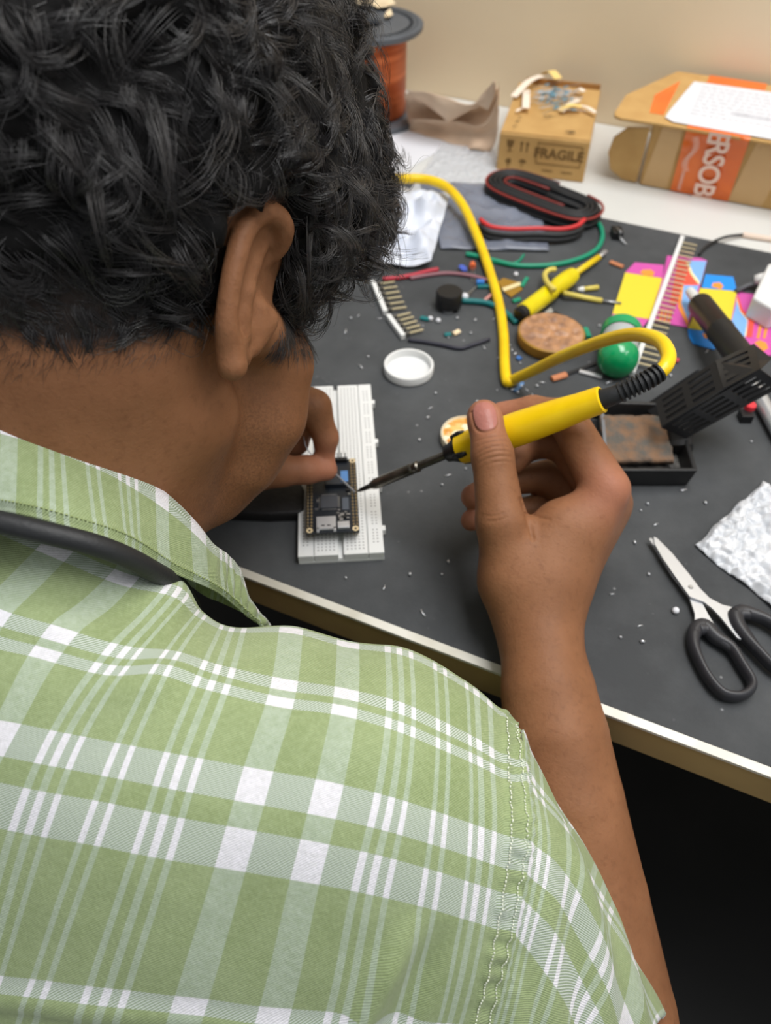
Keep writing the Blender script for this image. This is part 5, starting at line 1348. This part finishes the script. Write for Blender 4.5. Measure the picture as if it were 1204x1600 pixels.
# green capped tube
vt = thing('solder_tube', 'short clear tube with shiny green end caps behind the iron cord', 'tube', P(967, 555))
v1, v0 = P(964, 566, .0165), P(969, 528, .0165); va = nrm(v0 - v1)
mgr = mat('green_shiny', (14, 150, 88), .16, spec=.8); mgr2 = mat('green_clear', (40, 176, 110), .2, trans=.3)
obj('end_cap', MB().lathe([(.0001, -.0085), (.006, -.0078), (.011, -.0055), (.0145, -.001), (.0158, .004), (.0160, .009), (.0150, .009)], v1, va, 40), mgr, vt, smooth='auto')
obj('tube', MB().lathe([(.0148, .006), (.0148, np.linalg.norm(v0 - v1) + .004)], v1, va, 40, caps=False), mat('tube_clear', (196, 204, 204), .15, alpha=.75, spec=.8), vt, smooth='auto')
obj('end_ring', MB().lathe([(.0150, .0), (.0163, .0), (.0163, .010), (.0150, .010), (.0150, .0)], v0, va, 40, caps=False), mgr2, vt, smooth='auto')
obj('solder_coil', MB().lathe([(.001, .008), (.0130, .008), (.0130, .034), (.001, .034)], v1, va, 30), mat('coil_grey', (150, 152, 156), .4, .6, bump=.6, bscale=600), vt, smooth='auto')

# pin header strips
hs = thing('header_strip', 'long white pin header strip laid across the coloured cartons', 'header strip', (-.018, .637, TZ))
hx = -.0178; y0, y1 = .522, .751
obj('strip', MB().box((hx, (y0 + y1) / 2, TZ + .0042), (.0040, y1 - y0, .0050)), MT['white_plastic'], hs, bevel=.0004)
for k in range(26):
    y = .538 + k * (.741 - .538) / 25
    obj('pin', MB().box((hx + .0075, y, TZ + .0046), (.0160, .0019, .0010)), MT['pin_metal'], hs)
ss = [P(582, 441, .004), P(602, 489, .004), P(606, 494, .004), P(630, 527, .004)]
for (A, B_, n_, lab_) in ((ss[0], ss[1], 6, 'upper short white pin header strip near the hair'), (ss[2], ss[3], 5, 'lower short white pin header strip above the white cap')):
    t_ = thing('header_strip', lab_, 'header strip', (A + B_) / 2 - V((0, 0, .003)))
    d = nrm(B_ - A); s_ = np.cross(_Z, d); lg = np.linalg.norm(B_ - A)
    obj('strip', MB().box((A + B_) / 2, (lg, .0042, .0050), (d, s_, _Z)), MT['white_plastic'], t_, bevel=.0004)
    for k in range(n_):
        c = A + d * lg * (k + .5) / n_
        obj('pin', MB().box(c + s_ * .0105, (.0018, .0185, .0012), (d, s_, _Z)), MT['pin_metal'], t_)
        obj('pin_collar', MB().box(c + s_ * .0045, (.0030, .0045, .0030), (d, s_, _Z)), mat('collar_dark', (84, 82, 78), .5) if k == 0 else bpy.data.materials['collar_dark'], t_)

# flattened colourful cartons
def cz(L): return [(940 + x / 4.56, 360 + y / 4.56) for x, y in L]
CC = {k: mat('print_' + k, c, .4) for k, c in dict(yellow=(226, 206, 56), magenta=(206, 84, 168), blue=(30, 142, 236), sky=(126, 176, 232), orange=(240, 150, 60), red=(236, 88, 70), cream=(246, 226, 170), pink=(226, 110, 150)).items()}
def panel(name, px, col, parent, h, th=.0006): return obj(name, MB().prism([P(*q, h) for q in px][::-1], (0, 0, -th)), CC[col], parent)
def poly(px, h): return [P(*q, h) for q in px][::-1]
lc_ = thing('flattened_carton', 'flattened yellow and magenta printed carton under the white header strip', 'carton', P(1010, 460))
panel('yellow_panel', cz([(165, 300), (432, 340), (340, 632), (75, 592)]), 'yellow', lc_, .0020)
fl1 = panel('top_flap', cz([(165, 298), (235, 228), (440, 246), (432, 338)]), 'magenta', lc_, .0020)
panel('orange_spot', cz([(270, 300), (290, 280), (350, 278), (375, 300), (365, 325), (300, 318)]), 'orange', fl1, .0022, .0001)
fl2 = panel('bottom_flap', cz([(75, 594), (338, 634), (285, 692), (68, 668)]), 'magenta', lc_, .0020)
panel('orange_spot', cz([(125, 625), (150, 610), (215, 620), (238, 645), (215, 665), (140, 655)]), 'orange', fl2, .0022, .0001)
pp = panel('printed_panel', cz([(465, 180), (700, 196), (748, 214), (700, 395), (612, 690), (340, 640), (432, 338)]), 'magenta', lc_, .0020)
panel('red_print', cz([(540, 215), (600, 220), (640, 300), (690, 385), (620, 395), (580, 480), (520, 540), (480, 520), (520, 330)]), 'red', pp, .0022, .0001)
panel('blue_print', cz([(610, 215), (745, 218), (700, 392), (690, 360), (640, 300)]), 'sky', pp, .0023, .0001)
panel('cream_print', cz([(596, 215), (612, 215), (645, 300), (695, 365), (690, 388), (630, 310)]), 'cream', pp, .0024, .0001)
panel('blue_print', cz([(580, 390), (690, 392), (640, 560), (612, 640), (560, 520)]), 'sky', pp, .0023, .0001)
panel('orange_print', cz([(560, 400), (582, 392), (565, 520), (615, 645), (612, 690), (540, 545)]), 'orange', pp, .0024, .0001)
for k in range(3): panel('yellow_print', cz([(420 + k * 30, 560 + k * 4), (440 + k * 30, 562 + k * 4), (425 + k * 30, 650), (405 + k * 30, 648)]), 'orange', pp, .0023, .0001)
rcn = thing('flattened_carton', 'flattened blue and yellow printed carton behind the solder sucker', 'carton', P(1130, 480))
fb1 = panel('top_flap', cz([(712, 408), (738, 312), (935, 330), (962, 432)]), 'blue', rcn, .0020)
panel('orange_spot', cz([(780, 400), (790, 375), (840, 370), (865, 395), (850, 420)]), 'orange', fb1, .0022, .0001)
panel('yellow_panel', cz([(700, 410), (962, 434), (920, 640), (880, 735), (612, 695), (640, 640)]), 'yellow', rcn, .0020)
fb2_ = panel('bottom_flap', cz([(612, 700), (878, 738), (800, 848), (650, 805), (622, 760)]), 'blue', rcn, .0020)
panel('orange_spot', cz([(715, 735), (745, 728), (775, 750), (760, 775), (730, 765)]), 'orange', fb2_, .0022, .0001)
pr_ = panel('printed_panel', cz([(962, 440), (1210, 470), (1420, 500), (1330, 900), (1080, 880), (1000, 780), (920, 640)]), 'magenta', rcn, .0020)
panel('blue_print', cz([(962, 500), (1000, 590), (1040, 640), (1020, 740), (1010, 790), (920, 660)]), 'sky', pr_, .0022, .0001)
panel('cream_print', cz([(962, 470), (980, 560), (1040, 620), (1030, 740), (1015, 770), (1035, 640), (985, 580), (960, 500)]), 'cream', pr_, .0023, .0001)
panel('red_print', cz([(966, 450), (1000, 560), (1085, 650), (1070, 760), (1030, 760), (1045, 640), (985, 570), (963, 480)]), 'red', pr_, .0024, .0001)
panel('orange_spot', cz([(1085, 570), (1120, 545), (1180, 550), (1215, 590), (1190, 630), (1120, 630)]), 'orange', pr_, .0022, .0001)
panel('orange_spot', cz([(1085, 800), (1120, 780), (1170, 800), (1185, 840), (1150, 860)]), 'orange', pr_, .0022, .0001)
for k in range(2): panel('yellow_print', cz([(1120 + k * 45, 660), (1145 + k * 45, 662), (1120 + k * 45, 770), (1100 + k * 45, 768)]), 'orange', pr_, .0022, .0001)

# white plug and cable at the right edge
pg = thing('white_plug', 'white plastic plug with grey cable at the right edge above the cartons', 'plug', P(1200, 450))
obj('shell', MB().prism([P(*q, .022) for q in [(1176, 464), (1200, 412), (1250, 400), (1262, 470), (1210, 484)]][::-1], (0, 0, -.020)), MT['white_plastic'], pg, bevel=.002)
obj('cable', MB().tube([P(1150, 455, .0035), P(1166, 447, .004), P(1182, 442, .008), P(1200, 438, .012)], .0026, 10), mat('cable_grey', (84, 86, 90), .5), pg, smooth=True)
obj('strain_boot', MB().tube([P(1178, 437, .010), P(1194, 436, .012)], [.004, .006], 12), MT['white_plastic'], pg, smooth=True)
blk = thing('black_clip', 'small black clip with bent wire near the far edge of the mat', 'clip', P(964, 364))
obj('clip_body', MB().box(P(963, 364, .005), (.010, .014, .008), (_R, _F, _Z)), MT['black_plastic'], blk, bevel=.001)
obj('bent_wire', MB().tube(smooth_curve([P(962, 356, .010), P(969, 362, .011), P(968, 370, .006), P(974, 378, .003), P(978, 382, .002)], 5), .0008, 8), MT['tin'], blk, smooth=True)

# bubble wrap
bwc = [P(*q, 0) for q in [(1082, 857), (1190, 757), (1330, 850), (1222, 968)]]
g = []; n1_, n2_ = 110, 110
for j in range(n2_ + 1):
    row = []
    for i in range(n1_ + 1):
        a, k = i / n1_, j / n2_; p = (bwc[0] * (1 - a) + bwc[1] * a) * (1 - k) + (bwc[3] * (1 - a) + bwc[2] * a) * k
        cs = .0085; r_i = round(p[1] / (cs * .866)); ox = (r_i % 2) * cs / 2
        cxp = round((p[0] - ox) / cs) * cs + ox; dd = math.hypot(p[0] - cxp, p[1] - r_i * cs * .866) / (cs * .5)
        z = .0042 + .0034 * mnoise.noise(Vector(p * 60)) + .0022 * mnoise.noise(Vector(p * 170 + 3)) + .0020 * math.sqrt(max(0, 1 - min(dd, 1) ** 2)) + .0014 * mnoise.noise(Vector(p * 330))
        e = min(a, 1 - a, k, 1 - k); z = z * min(1, .4 + e * 12) + .0008
        row.append(V((p[0] + .002 * mnoise.noise(Vector(p * 90 + 4)), p[1] + .002 * mnoise.noise(Vector(p * 90 + 8)), TZ + max(.0018, z))))
    g.append(row)
tag(obj('bubble_wrap', MB().grid(g), mat('bubble_film', (236, 238, 242), .22, c2=(206, 210, 216), nscale=90, alpha=.8, spec=.8), smooth=True, solid=.0003),
    'sheet of white bubble wrap on the mat right of the scissors', 'bubble wrap')

# ------------------------------------------------------------------ small loose parts
ld = thing('led', 'orange LED with two leads lying near the yellow cord', 'LED', P(738, 414))
la_ = nrm(P(738, 400) - P(739, 425)); lc0 = P(738, 416, .0045)
obj('lens', MB().lathe([(.0030, -.002), (.0030, .003), (.0022, .0055), (.0001, .0062)], lc0, la_, 18), mat('led_orange', (240, 116, 70), .25, trans=.2), ld, smooth='auto')
for dx in (-.0013, .0013): obj('lead', MB().tube([lc0 + V((dx, 0, 0)), P(739 + dx * 1500, 440, .002)], .0004, 6), MT['tin'], ld)
tag(obj('blue_capacitor', MB().lathe([(.0001, -.002), (.0035, -.0014), (.0045, 0), (.0035, .0014), (.0001, .002)], P(723, 419, .005), nrm(_R * .4 + _Z * .8), 20), mat('cap_blue', (72, 96, 190), .4), smooth='auto'), 'small blue disc capacitor beside the orange LED', 'capacitor')
bl = thing('blue_trimmer', 'tiny blue and teal component with two long leads by the knob', 'component', P(748, 446))
obj('body', MB().box(P(750, 442, .004), (.007, .005, .005), (_R, _F, _Z)), mat('comp_blue', (44, 116, 196), .4), bl, bevel=.0006)
obj('base', MB().box(P(755, 448, .0025), (.011, .004, .003), (_R, _F, _Z)), MT['teal'], bl, bevel=.0005)
for dv in (0, 5): obj('lead', MB().tube([P(746, 446, .003), P(726, 462 + dv, .002)], .0005, 6), MT['tin'], bl)
o = obj('white_bead', MB().lathe([(.0001, .001), (.0028, .002), (.0034, .0042), (.0028, .0064), (.0001, .0072)], P(725, 470, 0), _Z, 16), MT['paper_white'], smooth=True); tag(o, 'pale bead at the tip of the teal wire', 'bead')
kf = thing('film_scrap', 'amber film scrap with a white stripe right of the yellow cord', 'film scrap', P(800, 450))
obj('film', MB().prism([P(*q, .0025) for q in [(778, 440), (786, 434), (810, 441), (816, 452), (798, 464), (784, 452)]][::-1], (0, 0, -.0008)), mat('amber_film', (150, 112, 30), .3, spec=.7), kf)
obj('white_stripe', MB().prism([P(*q, .0032) for q in [(784, 450), (812, 440), (814, 445), (787, 455)]][::-1], (0, 0, -.0005)), mat('stripe_cream', (224, 208, 160), .4), kf)
def stick(name, a, c, r, m, label, cat, h=None, sq=.6, group=None):
    return tag(obj(name, MB().tube([P(*a, MH + r * .7), (P(*a, MH + r * .7) + P(*c, MH + r * .7)) / 2, P(*c, MH + r * .7)], r, 8, squash=(_Z, sq)), m, smooth='auto'), label, cat, group)
MT['terra'] = mat('terracotta', (190, 122, 84), .6)
stick('copper_offcut', (953, 409), (973, 417), .0024, MT['terra'], 'copper coloured offcut left of the magenta carton flap', 'offcut')
stick('copper_offcut', (884, 499), (909, 540), .0026, MT['terra'], 'copper coloured offcut leaning along the rosin disc', 'offcut')
stick('copper_offcut', (862, 592), (884, 585), .0030, MT['terra'], 'copper tipped offcut lying in front of the yellow cord', 'offcut')
stick('grey_lead', (884, 585), (930, 568), .0017, MT['dark_steel'], 'grey lead joined to the copper tipped offcut', 'lead')
stick('silver_lead', (905, 580), (940, 589), .0022, MT['steel_soft'], 'bright silver lead in front of the green capped tube', 'lead')
stick('green_offcut', (814, 448), (823, 434), .0020, MT['green'], 'green wire offcut standing beside the amber film', 'offcut')
stick('green_offcut', (801, 471), (812, 467), .0022, MT['green'], 'green and white offcut below the amber film', 'offcut')
stick('green_offcut', (914, 513), (920, 527), .0026, MT['green'], 'green offcut between the rosin disc and green tube', 'offcut')
stick('green_offcut', (657, 496), (670, 499), .0024, MT['teal'], 'teal offcut left of the two clear beads', 'offcut')
stick('pale_offcut', (694, 523), (704, 522), .0022, MT['teal'], 'dull teal offcut in front of the black knob', 'offcut')
stick('pale_offcut', (708, 522), (717, 517), .0024, MT['tape_cream'], 'cream offcut in front of the black knob', 'offcut')
stick('blue_lead', (804, 611), (816, 598), .0018, mat('lead_blue', (92, 130, 176), .4), 'pale blue lead at the bend of the yellow cord', 'lead')
stick('red_offcut', (1055, 562), (1060, 564), .0024, mat('offcut_red', (200, 70, 84), .5), 'tiny red offcut on the mat left of the slotted holder', 'offcut')
stick('blue_offcut', (808, 558), (813, 561), .0022, mat('offcut_blue', (60, 110, 180), .5), 'tiny blue offcut left of the rosin disc', 'offcut')
stick('black_offcut', (866, 488), (884, 500), .0020, MT['black_plastic'], 'black lead end between screwdriver clip and rosin disc', 'offcut')
for u, v, lab_ in ((1053, 958, 'round pale bead on the mat left of the scissor handles'), (805, 433, 'round pale bead above the amber film'), (672, 502, 'clear bead next to the teal offcut, the left one'), (684, 505, 'clear bead next to the teal offcut, the right one')):
    tag(obj('bead', MB().lathe([(.0001, .0008), (.0018, .0016), (.0022, .003), (.0016, .0044), (.0001, .0048)], P(u, v, 0), _Z, 14), MT['paper_white'], smooth=True), lab_, 'bead')
# bits of solder and clipped leads scattered on the mat: one of each kind, then copies
spots = [(784, 598), (792, 606), (800, 612), (808, 616), (822, 611), (838, 606), (846, 600), (813, 606), (776, 612), (786, 574), (778, 562), (799, 548), (804, 556), (783, 524), (795, 541), (812, 570), (830, 618), (742, 503), (714, 500), (771, 500), (660, 512), (640, 562), (700, 530), (735, 523), (755, 545), (935, 512), (940, 518), (925, 534), (898, 583), (950, 600), (1046, 590), (1103, 551), (1172, 692), (1010, 790), (1023, 822), (1000, 800), (964, 830), (990, 850), (925, 818), (700, 745), (727, 735), (672, 640), (668, 655), (655, 690), (645, 735), (690, 760), (1066, 768), (1100, 788), (1012, 900), (955, 930), (968, 998), (998, 980), (1002, 1005), (680, 617), (563, 575), (575, 560), (593, 500), (745, 630), (905, 690), (912, 705), (915, 660), (908, 672), (920, 690), (540, 905), (600, 920), (640, 900), (660, 960), (700, 880), (690, 900), (560, 495), (548, 500), (540, 520)]
MT['solder'] = mat('solder_bits', (206, 208, 212), .3, .7)
proto = [MB().lathe([(.0001, .0003), (.0011, .0008), (.0014, .0018), (.0008, .0027), (.0001, .0029)], (0, 0, TZ + MH - .0004), _Z, 10),
         MB().tube([(-.003, 0, TZ + MH + .0007), (.0005, .0004, TZ + MH + .0007), (.003, 0, TZ + MH + .0007)], .0007, 7),
         MB().tube([(-.0014, 0, TZ + MH + .0011), (0, .0007, TZ + MH + .0013), (.0014, 0, TZ + MH + .0011)], .0011, 8)]
pro = []
for q, (mb, nm, lab_, ct) in enumerate(zip(proto, ('solder_bead', 'clipped_lead', 'solder_crumb'), ('tiny bright bead of solder scattered on the mat', 'tiny clipped silver lead scattered on the mat', 'tiny silver crumb of solder scattered on the mat'), ('solder', 'lead', 'solder'))):
    o = obj(nm, mb, MT['solder'], smooth=True); tag(o, lab_, ct, ('solder beads on the mat', 'clipped leads on the mat', 'solder crumbs on the mat')[q]); pro.append([o, False])
for k, (u, v) in enumerate(spots):
    e = pro[(k * 7 + k // 5) % 3]
    o = e[0] if not e[1] else e[0].copy()
    if e[1]: COL.objects.link(o)
    e[1] = True; p = P(u, v, 0); h_ = TH * .3 if (u > 900 and u < 925 and 640 < v < 710) else 0
    o.location = (p[0], p[1], o.location[2]); o.rotation_euler = (0, 0, rng.uniform(0, 6.28)); s_ = rng.uniform(.5, .95); o.scale = (s_, s_, s_)

GROUPS = {'copper_offcut': 'copper coloured offcuts on the mat', 'green_offcut': 'green wire offcuts on the mat', 'pale_offcut': 'pale offcuts near the round control', 'bead': 'round beads on the mat',
          'yellow_sleeve': 'pale yellow sleeves by the screwdriver', 'flattened_carton': 'flattened coloured cartons', 'header_strip': 'white pin header strips', 'tape_scrap': 'tape scraps on the wire spool'}
for o in list(COL.objects):
    k = o.name.split('.')[0]
    if o.parent is None and k in GROUPS and 'category' in o: o['group'] = GROUPS[k]
